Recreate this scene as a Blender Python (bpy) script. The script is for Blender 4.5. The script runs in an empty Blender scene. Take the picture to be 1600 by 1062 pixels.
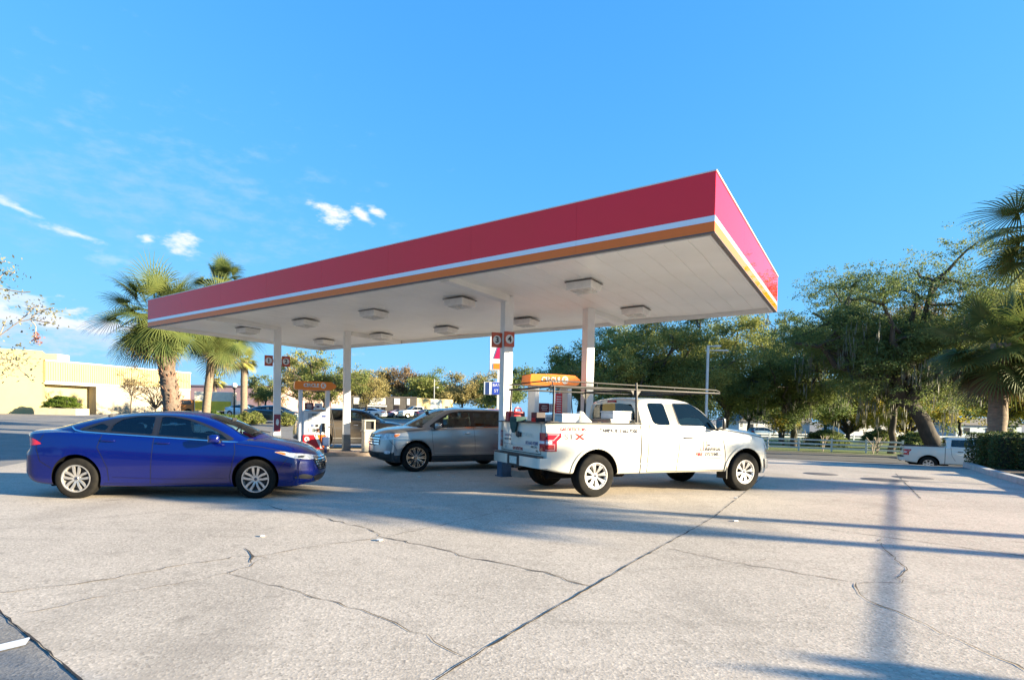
import bpy, bmesh, math, random
import numpy as np
from mathutils import Vector, Matrix
from mathutils.bvhtree import BVHTree
from mathutils.geometry import tessellate_polygon
R = math.radians
random.seed(7)
SC = bpy.context.scene
COL = SC.collection

# ------------------------------------------------------------------ camera
CAM_H, PITCH, ROLL = 1.48, -0.027, 0.017
cam_data = bpy.data.cameras.new('camera')
cam = bpy.data.objects.new('camera', cam_data); COL.objects.link(cam)
_R0, _U0, _F = Vector((1, 0, 0)), Vector((0, -math.sin(PITCH), math.cos(PITCH))), Vector((0, math.cos(PITCH), math.sin(PITCH)))
_Rt = _R0*math.cos(ROLL) + _U0*math.sin(ROLL)
_Up = -_R0*math.sin(ROLL) + _U0*math.cos(ROLL)
cam.matrix_world = Matrix(((_Rt.x, _Up.x, -_F.x, 0), (_Rt.y, _Up.y, -_F.y, 0), (_Rt.z, _Up.z, -_F.z, CAM_H), (0, 0, 0, 1)))
cam_data.sensor_fit = 'HORIZONTAL'; cam_data.sensor_width = 36
cam_data.lens = 862/1600*36
cam_data.shift_x = 77.3/1600
cam_data.shift_y = 141/1600
cam_data.clip_start = 0.05; cam_data.clip_end = 6000
SC.camera = cam

# ------------------------------------------------------------------ light
SUN_EL = R(13.0)
SUN_AZ = math.atan2(.955, -.295)           # measured from +Y towards +X
sdir = Vector((math.sin(SUN_AZ)*math.cos(SUN_EL), math.cos(SUN_AZ)*math.cos(SUN_EL), math.sin(SUN_EL)))
sd = bpy.data.lights.new('sun', 'SUN'); sd.energy = 5.0; sd.angle = R(0.5); sd.color = (1, .85, .60)
sun = bpy.data.objects.new('sun', sd); COL.objects.link(sun)
sun.rotation_euler = sdir.to_track_quat('Z', 'Y').to_euler()
W = bpy.data.worlds.new('World'); SC.world = W; W.use_nodes = True
wn, wl = W.node_tree.nodes, W.node_tree.links
for n in list(wn): wn.remove(n)
wo = wn.new('ShaderNodeOutputWorld'); bg = wn.new('ShaderNodeBackground'); bg.inputs[1].default_value = .08
sky = wn.new('ShaderNodeTexSky'); sky.sky_type = 'NISHITA'; sky.sun_disc = False
sky.sun_elevation = SUN_EL; sky.sun_rotation = SUN_AZ
sky.air_density = 1.0; sky.dust_density = .3; sky.ozone_density = 2.0
hs = wn.new('ShaderNodeHueSaturation'); hs.inputs['Saturation'].default_value = 1.15
tint = wn.new('ShaderNodeMix'); tint.data_type = 'RGBA'; tint.blend_type = 'MULTIPLY'; tint.inputs[0].default_value = 1
tint.inputs[7].default_value = (1.0, 1.18, 1.12, 1)
wl.new(sky.outputs[0], hs.inputs['Color']); wl.new(hs.outputs[0], tint.inputs[6])
tc = wn.new('ShaderNodeTexCoord')
def _vm(op, a, b):
    n = wn.new('ShaderNodeVectorMath'); n.operation = op
    for i, v in enumerate((a, b)):
        if isinstance(v, tuple): n.inputs[i].default_value = v
        else: wl.new(v, n.inputs[i])
    return n.outputs[0]
# per channel response that keeps the low sun's horizon from bleaching: g*c/(1+k*c)
last = _vm('DIVIDE', _vm('MULTIPLY', sky.outputs[0], (.47, 1.95, 8.6)), _vm('ADD', _vm('MULTIPLY', sky.outputs[0], (.24, .70, 2.3)), (1, 1, 1)))
noi = wn.new('ShaderNodeTexNoise'); noi.inputs['Scale'].default_value = 21; noi.inputs['Detail'].default_value = 6; noi.inputs['Roughness'].default_value = .6
mpw = wn.new('ShaderNodeMapping'); mpw.inputs['Scale'].default_value = (1, 1, 2.6)
wl.new(tc.outputs['Generated'], mpw.inputs[0]); wl.new(mpw.outputs[0], noi.inputs['Vector'])
def wmath(op, a, b=None, c=None):
    n = wn.new('ShaderNodeMath'); n.operation = op
    for i, v in enumerate((a, b, c)):
        if v is None: continue
        if isinstance(v, (int, float)): n.inputs[i].default_value = v
        else: wl.new(v, n.inputs[i])
    return n.outputs[0]
def wdot(vec, d):
    n = wn.new('ShaderNodeVectorMath'); n.operation = 'DOT_PRODUCT'; wl.new(vec, n.inputs[0]); n.inputs[1].default_value = d
    return n.outputs['Value']
def cloud(az, el, sa, sb, dens, noise=1.0, soft=.6, color=(7.5, 7.2, 7.4), tilt=0):
    global last
    d0 = Vector((math.sin(az)*math.cos(el), math.cos(az)*math.cos(el), math.sin(el)))
    t = Vector((math.cos(az), -math.sin(az), 0)); u = t.cross(d0)
    t, u = t*math.cos(tilt)+u*math.sin(tilt), u*math.cos(tilt)-t*math.sin(tilt)
    a = wmath('MULTIPLY', wmath('SUBTRACT', wdot(tc.outputs['Generated'], t), 0), 1/sa)
    b = wmath('MULTIPLY', wmath('SUBTRACT', wdot(tc.outputs['Generated'], u), 0), 1/sb)
    r = wmath('SQRT', wmath('ADD', wmath('MULTIPLY', a, a), wmath('MULTIPLY', b, b)))
    fr = wmath('GREATER_THAN', wdot(tc.outputs['Generated'], d0), 0)
    r = wmath('ADD', r, wmath('MULTIPLY', wmath('SUBTRACT', noi.outputs[0], .5), -5.2*noise))
    mr = wn.new('ShaderNodeMapRange'); mr.interpolation_type = 'SMOOTHSTEP'
    wl.new(r, mr.inputs[0]); mr.inputs[1].default_value = 1; mr.inputs[2].default_value = 1-soft
    mr.inputs[3].default_value = 0; mr.inputs[4].default_value = dens
    m = wn.new('ShaderNodeMix'); m.data_type = 'RGBA'; m.inputs[7].default_value = (*color, 1)
    wl.new(wmath('MULTIPLY', mr.outputs[0], fr), m.inputs[0]); wl.new(last, m.inputs[6]); last = m.outputs[2]
def pxdir(x, y):
    d = _F + _Rt*((x-722.7)/862) + _Up*((672-y)/862); d.normalize()
    return math.atan2(d.x, d.y), math.asin(d.z)
CL = [((220, 300), .34, .13, .55, .8, 1.9, (1.3, 2.1, 3.5), 0), ((70, 520), .34, .05, .7, .8, 1.3, (2.1, 2.5, 3.2), 0),
      ((80, 497), .16, .014, .75, 1, 1.0, (3.2, 3.2, 3.4), 0), ((30, 470), .07, .016, .6, 1, 1.0, (2.9, 3.1, 3.4), 0),
      ((35, 328), .040, .006, .8, .6, 1.2, (3.2, 3.3, 3.6), -.28), ((120, 366), .050, .006, .8, .6, 1.2, (3.1, 3.2, 3.5), -.16), ((287, 378), .036, .021, 1, .7, 1.2, (3.3, 3.3, 3.6), 0),
      ((230, 373), .013, .009, .9, .5, .9, (3.4, 3.4, 3.5), 0), ((524, 339), .044, .019, 1, .6, 1.0, (3.6, 3.5, 3.6), -.2),
      ((566, 338), .026, .012, .9, .5, .9, (3.6, 3.5, 3.6), -.6), ((589, 331), .016, .010, .9, .5, .9, (3.6, 3.5, 3.6), -.2), ((180, 405), .05, .010, .3, .6, 1, (2.6, 2.9, 3.5), 0)]
for (p, sa, sb, de, nz, so, c, ti) in CL:
    az, el = pxdir(*p); cloud(az, el, sa, sb, de, nz, so, c, ti)
wl.new(last, bg.inputs[0]); wl.new(bg.outputs[0], wo.inputs[0])
SC.view_settings.view_transform = 'Standard'; SC.view_settings.look = 'None'
SC.view_settings.exposure = 2.1; SC.view_settings.gamma = 1
SC.cycles.max_bounces = 8; SC.cycles.transparent_max_bounces = 16

# ------------------------------------------------------------------ materials
MATS = {}
def mat(name, base=(.5, .5, .5), rough=.6, metal=0, coat=0, coat_r=.05, var=None, var_scale=3, var_amt=.5, bump=0, bump_scale=40, spec=.5, emis=None, coat_ior=1.5, detail=4, coords='Object', stretch=(1, 1, 1)):
    if name in MATS: return MATS[name]
    m = bpy.data.materials.new(name); m.use_nodes = True; MATS[name] = m
    nt = m.node_tree; b = nt.nodes['Principled BSDF']
    b.inputs['Base Color'].default_value = (*base, 1); b.inputs['Roughness'].default_value = rough
    b.inputs['Metallic'].default_value = metal; b.inputs['Coat Weight'].default_value = coat; b.inputs['Coat Roughness'].default_value = coat_r
    b.inputs['Specular IOR Level'].default_value = spec; b.inputs['Coat IOR'].default_value = coat_ior
    if emis: b.inputs['Emission Color'].default_value = (*emis[0], 1); b.inputs['Emission Strength'].default_value = emis[1]
    t = nt.nodes.new('ShaderNodeTexCoord'); mp = nt.nodes.new('ShaderNodeMapping'); mp.inputs['Scale'].default_value = stretch
    nt.links.new(t.outputs[coords], mp.inputs[0])
    if var is None and not metal and not coat: var = tuple(c*.82 for c in base)
    if var is not None:
        n = nt.nodes.new('ShaderNodeTexNoise'); n.inputs['Scale'].default_value = var_scale; n.inputs['Detail'].default_value = detail; n.inputs['Roughness'].default_value = .65
        r = nt.nodes.new('ShaderNodeMapRange'); r.inputs[1].default_value = .35; r.inputs[2].default_value = .68; r.inputs[4].default_value = var_amt*2 if var_amt <= .5 else 1
        mx = nt.nodes.new('ShaderNodeMix'); mx.data_type = 'RGBA'; mx.inputs[6].default_value = (*base, 1); mx.inputs[7].default_value = (*var, 1)
        nt.links.new(mp.outputs[0], n.inputs['Vector']); nt.links.new(n.outputs[0], r.inputs[0]); nt.links.new(r.outputs[0], mx.inputs[0]); nt.links.new(mx.outputs[2], b.inputs['Base Color'])
    if bump:
        n2 = nt.nodes.new('ShaderNodeTexNoise'); n2.inputs['Scale'].default_value = bump_scale; n2.inputs['Detail'].default_value = 5
        bp = nt.nodes.new('ShaderNodeBump'); bp.inputs['Strength'].default_value = bump; bp.inputs['Distance'].default_value = .02
        nt.links.new(mp.outputs[0], n2.inputs['Vector']); nt.links.new(n2.outputs[0], bp.inputs['Height']); nt.links.new(bp.outputs[0], b.inputs['Normal'])
    return m
def glassmat(name, tint):
    m = bpy.data.materials.new(name); m.use_nodes = True; MATS[name] = m; nt = m.node_tree
    for n in list(nt.nodes): nt.nodes.remove(n)
    o = nt.nodes.new('ShaderNodeOutputMaterial'); mx = nt.nodes.new('ShaderNodeMixShader'); t = nt.nodes.new('ShaderNodeBsdfTransparent'); g = nt.nodes.new('ShaderNodeBsdfGlossy')
    f = nt.nodes.new('ShaderNodeFresnel'); f.inputs[0].default_value = 1.65; t.inputs[0].default_value = (*tint, 1); g.inputs['Roughness'].default_value = .01; g.inputs['Color'].default_value = (.95, 1, 1, 1)
    nt.links.new(f.outputs[0], mx.inputs[0]); nt.links.new(t.outputs[0], mx.inputs[1]); nt.links.new(g.outputs[0], mx.inputs[2]); nt.links.new(mx.outputs[0], o.inputs[0])
    return m
def leafmat(name, a, b, trans=.35, clump=.35):
    if name in MATS: return MATS[name]
    m = bpy.data.materials.new(name); m.use_nodes = True; MATS[name] = m; nt = m.node_tree
    for n in list(nt.nodes): nt.nodes.remove(n)
    N = nt.nodes.new; L = nt.links.new
    o = N('ShaderNodeOutputMaterial'); ms = N('ShaderNodeMixShader'); d = N('ShaderNodeBsdfPrincipled'); t = N('ShaderNodeBsdfTranslucent')
    d.inputs['Roughness'].default_value = .6; d.inputs['Specular IOR Level'].default_value = .3
    g = N('ShaderNodeNewGeometry'); tcn = N('ShaderNodeTexCoord'); nz = N('ShaderNodeTexNoise'); nz.inputs['Scale'].default_value = clump; nz.inputs['Detail'].default_value = 3
    L(tcn.outputs['Object'], nz.inputs['Vector'])
    ad = N('ShaderNodeMath'); ad.operation = 'MULTIPLY_ADD'; ad.inputs[1].default_value = .55; L(g.outputs['Random Per Island'], ad.inputs[0])
    mr = N('ShaderNodeMapRange'); mr.inputs[1].default_value = .38; mr.inputs[2].default_value = .64; mr.inputs[4].default_value = .6; L(nz.outputs[0], mr.inputs[0]); L(mr.outputs[0], ad.inputs[2])
    mx = N('ShaderNodeMix'); mx.data_type = 'RGBA'; mx.inputs[6].default_value = (*a, 1); mx.inputs[7].default_value = (*b, 1); L(ad.outputs[0], mx.inputs[0])
    L(mx.outputs[2], d.inputs['Base Color']); L(mx.outputs[2], t.inputs['Color'])
    ms.inputs[0].default_value = trans; L(d.outputs[0], ms.inputs[1]); L(t.outputs[0], ms.inputs[2]); L(ms.outputs[0], o.inputs[0])
    return m

# ------------------------------------------------------------------ object helpers
def tag(o, label=None, cat=None, group=None, kind=None):
    if label: o['label'] = label
    if cat: o['category'] = cat
    if group: o['group'] = group
    if kind: o['kind'] = kind
    return o
def link(name, me, parent=None):
    o = bpy.data.objects.new(name, me); COL.objects.link(o)
    if parent is not None: o.parent = parent
    return o
def empty(name, loc, rz, label, cat, group=None):
    o = bpy.data.objects.new(name, None); COL.objects.link(o); o.location = loc; o.rotation_euler = (0, 0, rz); o.empty_display_size = .2
    return tag(o, label, cat, group)
def kids(o): return [c for c in bpy.data.objects if c.parent is o]
def copy_tree(o, parent=None):
    c = o.copy(); COL.objects.link(c); c.parent = parent
    for ch in kids(o): copy_tree(ch, c)
    return c
class MB:
    """collects shapes and links them as one mesh object"""
    def __init__(s): s.v = []; s.f = []; s.mi = []; s.M = Matrix(); s.cur = 0
    def add(s, vs, fs):
        k = len(s.v); s.v += [s.M @ Vector(v) for v in vs]; s.f += [[i+k for i in f] for f in fs]; s.mi += [s.cur]*len(fs); return s
    def box(s, c, sz, rz=0, bev=0, M=None):
        bm = bmesh.new(); bmesh.ops.create_cube(bm, size=1); bmesh.ops.scale(bm, vec=sz, verts=bm.verts)
        if bev: bmesh.ops.bevel(bm, geom=bm.edges[:], offset=min(bev, min(sz)*.45), segments=2, profile=.6, affect='EDGES')
        T = Matrix.Translation(c) @ Matrix.Rotation(rz, 4, 'Z')
        if M is not None: T = T @ M
        bm.verts.index_update()
        s.add([T @ v.co for v in bm.verts], [[v.index for v in f.verts] for f in bm.faces]); bm.free(); return s
    def tube(s, pts, r, n=8, cap=True):
        pts = [Vector(p) for p in pts]; rs = r if isinstance(r, (list, tuple)) else [r]*len(pts)
        vs = []; fs = []; prev = None
        for i, p in enumerate(pts):
            d = (pts[min(i+1, len(pts)-1)]-pts[max(i-1, 0)]).normalized()
            if prev is None: a = d.orthogonal().normalized()
            else: a = (prev - d*prev.dot(d)); a = a.normalized() if a.length > 1e-6 else d.orthogonal().normalized()
            prev = a; b = d.cross(a)
            for k in range(n):
                t = 2*math.pi*k/n; vs.append(p+(a*math.cos(t)+b*math.sin(t))*rs[i])
        for i in range(len(pts)-1):
            for k in range(n):
                fs.append([i*n+k, i*n+(k+1) % n, (i+1)*n+(k+1) % n, (i+1)*n+k])
        if cap: fs += [list(range(n))[::-1], [len(vs)-n+k for k in range(n)]]
        return s.add(vs, fs)
    def lathe(s, prof, n=32, axis='Z', c=(0, 0, 0), closed=False):
        vs = []; fs = []; m = len(prof)
        for k in range(n):
            t = 2*math.pi*k/n; ct, st = math.cos(t), math.sin(t)
            for (r, h) in prof:
                p = {'Z': (r*ct, r*st, h), 'Y': (r*ct, h, r*st), 'X': (h, r*ct, r*st)}[axis]
                vs.append((p[0]+c[0], p[1]+c[1], p[2]+c[2]))
        for k in range(n):
            for j in range(m-1+(1 if closed else 0)):
                a, b = k*m+j, k*m+(j+1) % m; k2 = (k+1) % n
                fs.append([a, k2*m+j, k2*m+(j+1) % m, b])
        return s.add(vs, fs)
    def prism(s, poly, a, b, plane='XY'):
        n = len(poly); f = {'XY': lambda u, v, w: (u, v, w), 'XZ': lambda u, v, w: (u, w, v), 'YZ': lambda u, v, w: (w, u, v)}[plane]
        vs = [f(u, v, a) for u, v in poly]+[f(u, v, b) for u, v in poly]
        return s.add(vs, [list(range(n))[::-1], list(range(n, 2*n))]+[[i, (i+1) % n, n+(i+1) % n, n+i] for i in range(n)])
    def build(s, name, mats, parent=None, smooth=None, fix=True):
        if not isinstance(mats, (list, tuple)): mats = [mats]
        me = bpy.data.meshes.new(name); me.from_pydata([tuple(v) for v in s.v], [], s.f)
        for m in mats: me.materials.append(m)
        if len(mats) > 1: me.polygons.foreach_set('material_index', s.mi)
        if fix:
            bm = bmesh.new(); bm.from_mesh(me); bmesh.ops.recalc_face_normals(bm, faces=bm.faces); bm.to_mesh(me); bm.free()
        if smooth is not None: shade(me, smooth)
        return link(name, me, parent)
def shade(me, ang=35):
    me.polygons.foreach_set('use_smooth', [True]*len(me.polygons)); me.set_sharp_from_angle(angle=R(ang)); me.update()
def boolean(o, cut, mat_transfer=True):
    m = o.modifiers.new('b', 'BOOLEAN'); m.operation = 'DIFFERENCE'; m.solver = 'EXACT'; m.object = cut; m.use_self = False
    m.material_mode = 'TRANSFER'
    dg = bpy.context.evaluated_depsgraph_get(); me = bpy.data.meshes.new_from_object(o.evaluated_get(dg)); o.modifiers.clear()
    o.data = me; bpy.data.objects.remove(cut)
def pl(tab, x):
    """smooth interpolation of (x, y) table"""
    xs = [t[0] for t in tab]; ys = [t[1] for t in tab]
    if x <= xs[0]: return ys[0]
    if x >= xs[-1]: return ys[-1]
    i = max(k for k in range(len(xs)-1) if xs[k] <= x)
    def sl(k):
        if k == 0 or k == len(xs)-1: j = min(k, len(xs)-2) if k == 0 else k-1; return (ys[j+1]-ys[j])/(xs[j+1]-xs[j])
        a = (ys[k]-ys[k-1])/(xs[k]-xs[k-1]); b = (ys[k+1]-ys[k])/(xs[k+1]-xs[k])
        return 0 if a*b <= 0 else 2*a*b/(a+b)
    h = xs[i+1]-xs[i]; t = (x-xs[i])/h; m0, m1 = sl(i)*h, sl(i+1)*h
    return ys[i]*(2*t**3-3*t*t+1)+m0*(t**3-2*t*t+t)+ys[i+1]*(-2*t**3+3*t*t)+m1*(t**3-t*t)
def ss(a, b, x):
    t = min(1, max(0, (x-a)/(b-a))); return t*t*(3-2*t)
def chaikin(poly, n=2, closed=True):
    for _ in range(n):
        o = []
        rng = range(len(poly)) if closed else range(len(poly)-1)
        if not closed: o.append(poly[0])
        for i in rng:
            a, b = poly[i], poly[(i+1) % len(poly)]
            o += [tuple(a[k]*.8+b[k]*.2 for k in range(len(a))), tuple(a[k]*.2+b[k]*.8 for k in range(len(a)))]
        if not closed: o.append(poly[-1])
        poly = o
    return poly
def rpoly(poly, r=.05, k=4):
    out = []; n = len(poly)
    for i in range(n):
        p = Vector(poly[i]); a = Vector(poly[i-1])-p; c = Vector(poly[(i+1) % n])-p
        ra = min(r, a.length*.45); rc = min(r, c.length*.45); A = p+a.normalized()*ra; Cc = p+c.normalized()*rc
        for j in range(k+1):
            t = j/k; q = A*(1-t)**2+p*2*t*(1-t)+Cc*t*t; out.append((q.x, q.y))
    return out
def ribbon(pts, w):
    """2D polyline -> closed strip polygons"""
    out = []
    for a, b in zip(pts[:-1], pts[1:]):
        d = Vector((b[0]-a[0], b[1]-a[1])); 
        if d.length < 1e-6: continue
        d.normalize(); n = Vector((-d.y, d.x))*w/2; e = d*w*.3
        out.append([(a[0]-e.x+n.x, a[1]-e.y+n.y), (b[0]+e.x+n.x, b[1]+e.y+n.y), (b[0]+e.x-n.x, b[1]+e.y-n.y), (a[0]-e.x-n.x, a[1]-e.y-n.y)])
    return out
def flatpoly(polys, step):
    bm = bmesh.new()
    for p in polys:
        vs = [bm.verts.new((u, v, 0)) for u, v in p]
        for t in ([(0, 1, 2, 3)] if len(vs) == 4 and step is None else tessellate_polygon([[Vector((u, v, 0)) for u, v in p]])):
            try: bm.faces.new([vs[i] for i in t])
            except ValueError: pass
    if step:
        us = [v.co.x for v in bm.verts]; vs = [v.co.y for v in bm.verts]
        for lo, hi, ax in ((min(us), max(us), 0), (min(vs), max(vs), 1)):
            k = math.floor(lo/step)+1
            while k*step < hi:
                co = [0, 0, 0]; co[ax] = k*step; no = [0, 0, 0]; no[ax] = 1
                bmesh.ops.bisect_plane(bm, geom=bm.verts[:]+bm.edges[:]+bm.faces[:], dist=1e-6, plane_co=co, plane_no=no); k += 1
    return bm
def inside(p, poly):
    r = False; n = len(poly)
    for i in range(n):
        (x1, y1), (x2, y2) = poly[i], poly[i-1]
        if (y1 > p[1]) != (y2 > p[1]) and p[0] < (x2-x1)*(p[1]-y1)/(y2-y1)+x1: r = not r
    return r
def drape(name, bvh, polys, view, m, parent, off=.004, step=.06, mirror=False, bm=None, smooth=True, keep=None, holes=None):
    """lay flat polygons on a body. view: 'L'/'R' (u=x,v=z from +y/-y), 'F'/'B' (u=y,v=z from +x/-x), 'T' (u=x,v=y from above) or (origin,U,V,D)"""
    V = Vector
    O, U, Vv, D = {'L': (V((0, 4, 0)), V((1, 0, 0)), V((0, 0, 1)), V((0, -1, 0))), 'R': (V((0, -4, 0)), V((1, 0, 0)), V((0, 0, 1)), V((0, 1, 0))),
                   'F': (V((6, 0, 0)), V((0, 1, 0)), V((0, 0, 1)), V((-1, 0, 0))), 'B': (V((-6, 0, 0)), V((0, 1, 0)), V((0, 0, 1)), V((1, 0, 0))),
                   'T': (V((0, 0, 4)), V((1, 0, 0)), V((0, 1, 0)), V((0, 0, -1)))}[view] if isinstance(view, str) else view
    if bm is None: bm = flatpoly(polys, step)
    if holes: bmesh.ops.delete(bm, geom=[f for f in bm.faces if any(inside(f.calc_center_median(), h_) for h_ in holes)], context='FACES')
    kill = []
    for v in bm.verts:
        h, n, i, d = bvh.ray_cast(O+U*v.co.x+Vv*v.co.y, D)
        if h is None or (keep and not keep(h)): kill.append(v); continue
        if n.dot(D) > 0: n = -n
        v.co = h+n*off*.7-D*off*.3
    bmesh.ops.delete(bm, geom=kill, context='VERTS')
    if mirror:
        g = bmesh.ops.duplicate(bm, geom=bm.verts[:]+bm.edges[:]+bm.faces[:])['geom']
        for e in g:
            if isinstance(e, bmesh.types.BMVert): e.co.y *= -1
    for f in bm.faces:
        f.smooth = smooth
    me = bpy.data.meshes.new(name); bm.normal_update()
    for f in bm.faces:
        c = f.calc_center_median()
        if f.normal.dot(D if not (mirror and c.y*(O.y or 1) < 0) else Vector((D.x, -D.y, D.z))) > 0: f.normal_flip()
    bm.to_mesh(me); bm.free(); me.materials.append(m)
    return link(name, me, parent)
def textbm(txt, size=1, bold=0, cx=0, cy=0, sx=1, align='CENTER', italic=0):
    cu = bpy.data.curves.new('t', 'FONT'); cu.body = txt; cu.size = size; cu.align_x = align; cu.align_y = 'CENTER'; cu.offset = bold; cu.resolution_u = 3; cu.shear = italic
    o = bpy.data.objects.new('t', cu); COL.objects.link(o)
    dg = bpy.context.evaluated_depsgraph_get(); dg.update(); me = bpy.data.meshes.new_from_object(o.evaluated_get(dg))
    bpy.data.objects.remove(o); bm = bmesh.new(); bm.from_mesh(me)
    for v in bm.verts: v.co = Vector((v.co.x*sx+cx, v.co.y+cy, 0))
    return bm
def flattext(name, txt, size, M, m, parent, bold=0, sx=1, thick=.004):
    """raised lettering on a flat face: M maps text x,y,z to the parent's space"""
    bm = textbm(txt, size, bold, sx=sx)
    r = bmesh.ops.extrude_face_region(bm, geom=bm.faces[:])['geom']
    for e in r:
        if isinstance(e, bmesh.types.BMVert): e.co.z += thick
    bmesh.ops.transform(bm, matrix=M, verts=bm.verts); bmesh.ops.recalc_face_normals(bm, faces=bm.faces)
    me = bpy.data.meshes.new(name); bm.to_mesh(me); bm.free(); me.materials.append(m)
    return link(name, me, parent)
def face_matrix(c, normal, up=(0, 0, 1)):
    n = Vector(normal).normalized(); u = Vector(up); x = u.cross(n).normalized(); y = n.cross(x)
    return Matrix(((x.x, y.x, n.x, c[0]), (x.y, y.y, n.y, c[1]), (x.z, y.z, n.z, c[2]), (0, 0, 0, 1)))
def M3(x, y, z, rz=0): return Matrix.Translation((x, y, z)) @ Matrix.Rotation(rz, 4, 'Z')

# ------------------------------------------------------------------ ground
def hgt(x, y):
    d = (y-(21-.45*(x-11.6)))*.91
    drop = -1.35*ss(.5, 8, d)*ss(5, 11, x-max(0, y-24)*.22)
    rise = .85*ss(24, 60, y)*(1-ss(.08, .26, x/max(y, 1)))
    return drop+rise
def asphalt():
    m = mat('asphalt', (.15, .15, .15), .85, var=(.095, .095, .1), var_scale=.7, bump=.35, bump_scale=90, coords='Object')
    return m
def concrete_mat(name, a, b, c, speck=.5, bumps=.15):
    m = bpy.data.materials.new(name); m.use_nodes = True; nt = m.node_tree; N = nt.nodes.new; L = nt.links.new
    bs = nt.nodes['Principled BSDF']; bs.inputs['Roughness'].default_value = .88; bs.inputs['Specular IOR Level'].default_value = .3
    g = N('ShaderNodeTexCoord')
    def nz(sc, det, rough=.6, st=None):
        n = N('ShaderNodeTexNoise'); n.inputs['Scale'].default_value = sc; n.inputs['Detail'].default_value = det; n.inputs['Roughness'].default_value = rough
        if st:
            mp = N('ShaderNodeMapping'); mp.inputs['Scale'].default_value = st; L(g.outputs['Object'], mp.inputs[0]); L(mp.outputs[0], n.inputs['Vector'])
        else: L(g.outputs['Object'], n.inputs['Vector'])
        return n.outputs[0]
    def mr(v, lo, hi, o1=1):
        r = N('ShaderNodeMapRange'); r.inputs[1].default_value = lo; r.inputs[2].default_value = hi; r.inputs[4].default_value = o1; L(v, r.inputs[0]); return r.outputs[0]
    def mix(f, x, y, blend='MIX'):
        q = N('ShaderNodeMix'); q.data_type = 'RGBA'; q.blend_type = blend
        for s, i in ((f, 0), (x, 6), (y, 7)):
            if isinstance(s, tuple): q.inputs[i].default_value = (*s, 1)
            elif isinstance(s, float): q.inputs[i].default_value = s
            else: L(s, q.inputs[i])
        return q.outputs[2]
    col = mix(mr(nz(.55, 5), .38, .66), a, b)
    col = mix(mr(nz(.17, 4, .7), .5, .72, .75), col, c)
    vo = N('ShaderNodeTexVoronoi'); vo.inputs['Scale'].default_value = 60; L(g.outputs['Object'], vo.inputs['Vector'])
    vr = N('ShaderNodeSeparateColor'); L(vo.outputs['Color'], vr.inputs[0])
    col = mix(mr(vr.outputs[0], .55, 1, speck), col, tuple(min(1, k*1.55) for k in a))
    col = mix(mr(vr.outputs[1], .7, 1, speck*1.2), col, tuple(k*.45 for k in a))
    col = mix(mr(nz(3.5, 6, .7), .54, .74, .6), col, tuple(k*.6 for k in b))
    col = mix(mr(nz(.9, 3, .6, (.25, 2.2, 1)), .58, .8, .5), col, tuple(k*.62 for k in b))
    col = mix(mr(nz(2.2, 3, .5), .68, .76, .5), col, tuple(k*.40 for k in b))
    col = mix(mr(nz(.35, 2, .5, (1.6, .5, 1)), .58, .66, .38), col, tuple(k*.55 for k in a))
    L(col, bs.inputs['Base Color'])
    bp = N('ShaderNodeBump'); bp.inputs['Strength'].default_value = bumps; bp.inputs['Distance'].default_value = .006; L(vo.outputs['Distance'], bp.inputs['Height'])
    bp2 = N('ShaderNodeBump'); bp2.inputs['Strength'].default_value = bumps; bp2.inputs['Distance'].default_value = .01; L(nz(30, 4), bp2.inputs['Height']); L(bp.outputs[0], bp2.inputs['Normal'])
    L(bp2.outputs[0], bs.inputs['Normal']); MATS[name] = m
    return m
CONC = concrete_mat('concrete', (.47, .405, .33), (.39, .335, .27), (.30, .26, .215))
ASPH = concrete_mat('asphalt', (.24, .225, .205), (.18, .17, .16), (.14, .135, .13), speck=.35, bumps=.3)
ROAD = concrete_mat('road_asphalt', (.14, .137, .135), (.11, .11, .11), (.09, .09, .09), speck=.3)
GRASS = mat('grass', (.075, .14, .025), .9, var=(.13, .15, .045), var_scale=.8, bump=.8, bump_scale=30)
DIRT = mat('mulch', (.11, .075, .05), .95, var=(.06, .045, .03), var_scale=5, bump=.9, bump_scale=25)
def sheet(name, polys, off, m, step=1.0, kind='structure', clip=False):
    bm = flatpoly(polys, step)
    for v in bm.verts: v.co.z = hgt(v.co.x, v.co.y)+off
    me = bpy.data.meshes.new(name); bm.normal_update()
    for f in bm.faces:
        if f.normal.z < 0: f.normal_flip()
        f.smooth = False
    bm.to_mesh(me); bm.free(); me.materials.append(m)
    o = link(name, me)
    if kind: tag(o, kind=kind)
    return o
# one ground sheet: fine lattice near, coarse rings far
xs = [-3000, -900, -300, -160]+list(range(-110, 121))+[170, 320, 900, 3000]
ys = [-3000, -500, -120, -40]+list(range(-15, 131))+[180, 320, 900, 3500]
nx, ny = len(xs), len(ys)
gv = [(x, y, hgt(x, y)) for y in ys for x in xs]
gf = [[j*nx+i, j*nx+i+1, (j+1)*nx+i+1, (j+1)*nx+i] for j in range(ny-1) for i in range(nx-1)]
me = bpy.data.meshes.new('ground'); me.from_pydata(gv, [], gf); me.materials.append(ASPH); shade(me, 180)
tag(link('ground', me), kind='structure')
# concrete forecourt with its lower left edge at the dark joint
conc = [(-4.6, 4.955), (-.5, 1.745), (2, -.4), (20, -6), (24, 6), (20, 16), (13.6, 19.8), (9.4, 21.9), (4, 23.5), (-8, 24.5), (-14, 22), (-11, 12)]
sheet('concrete_forecourt', [conc], .004, CONC)
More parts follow.
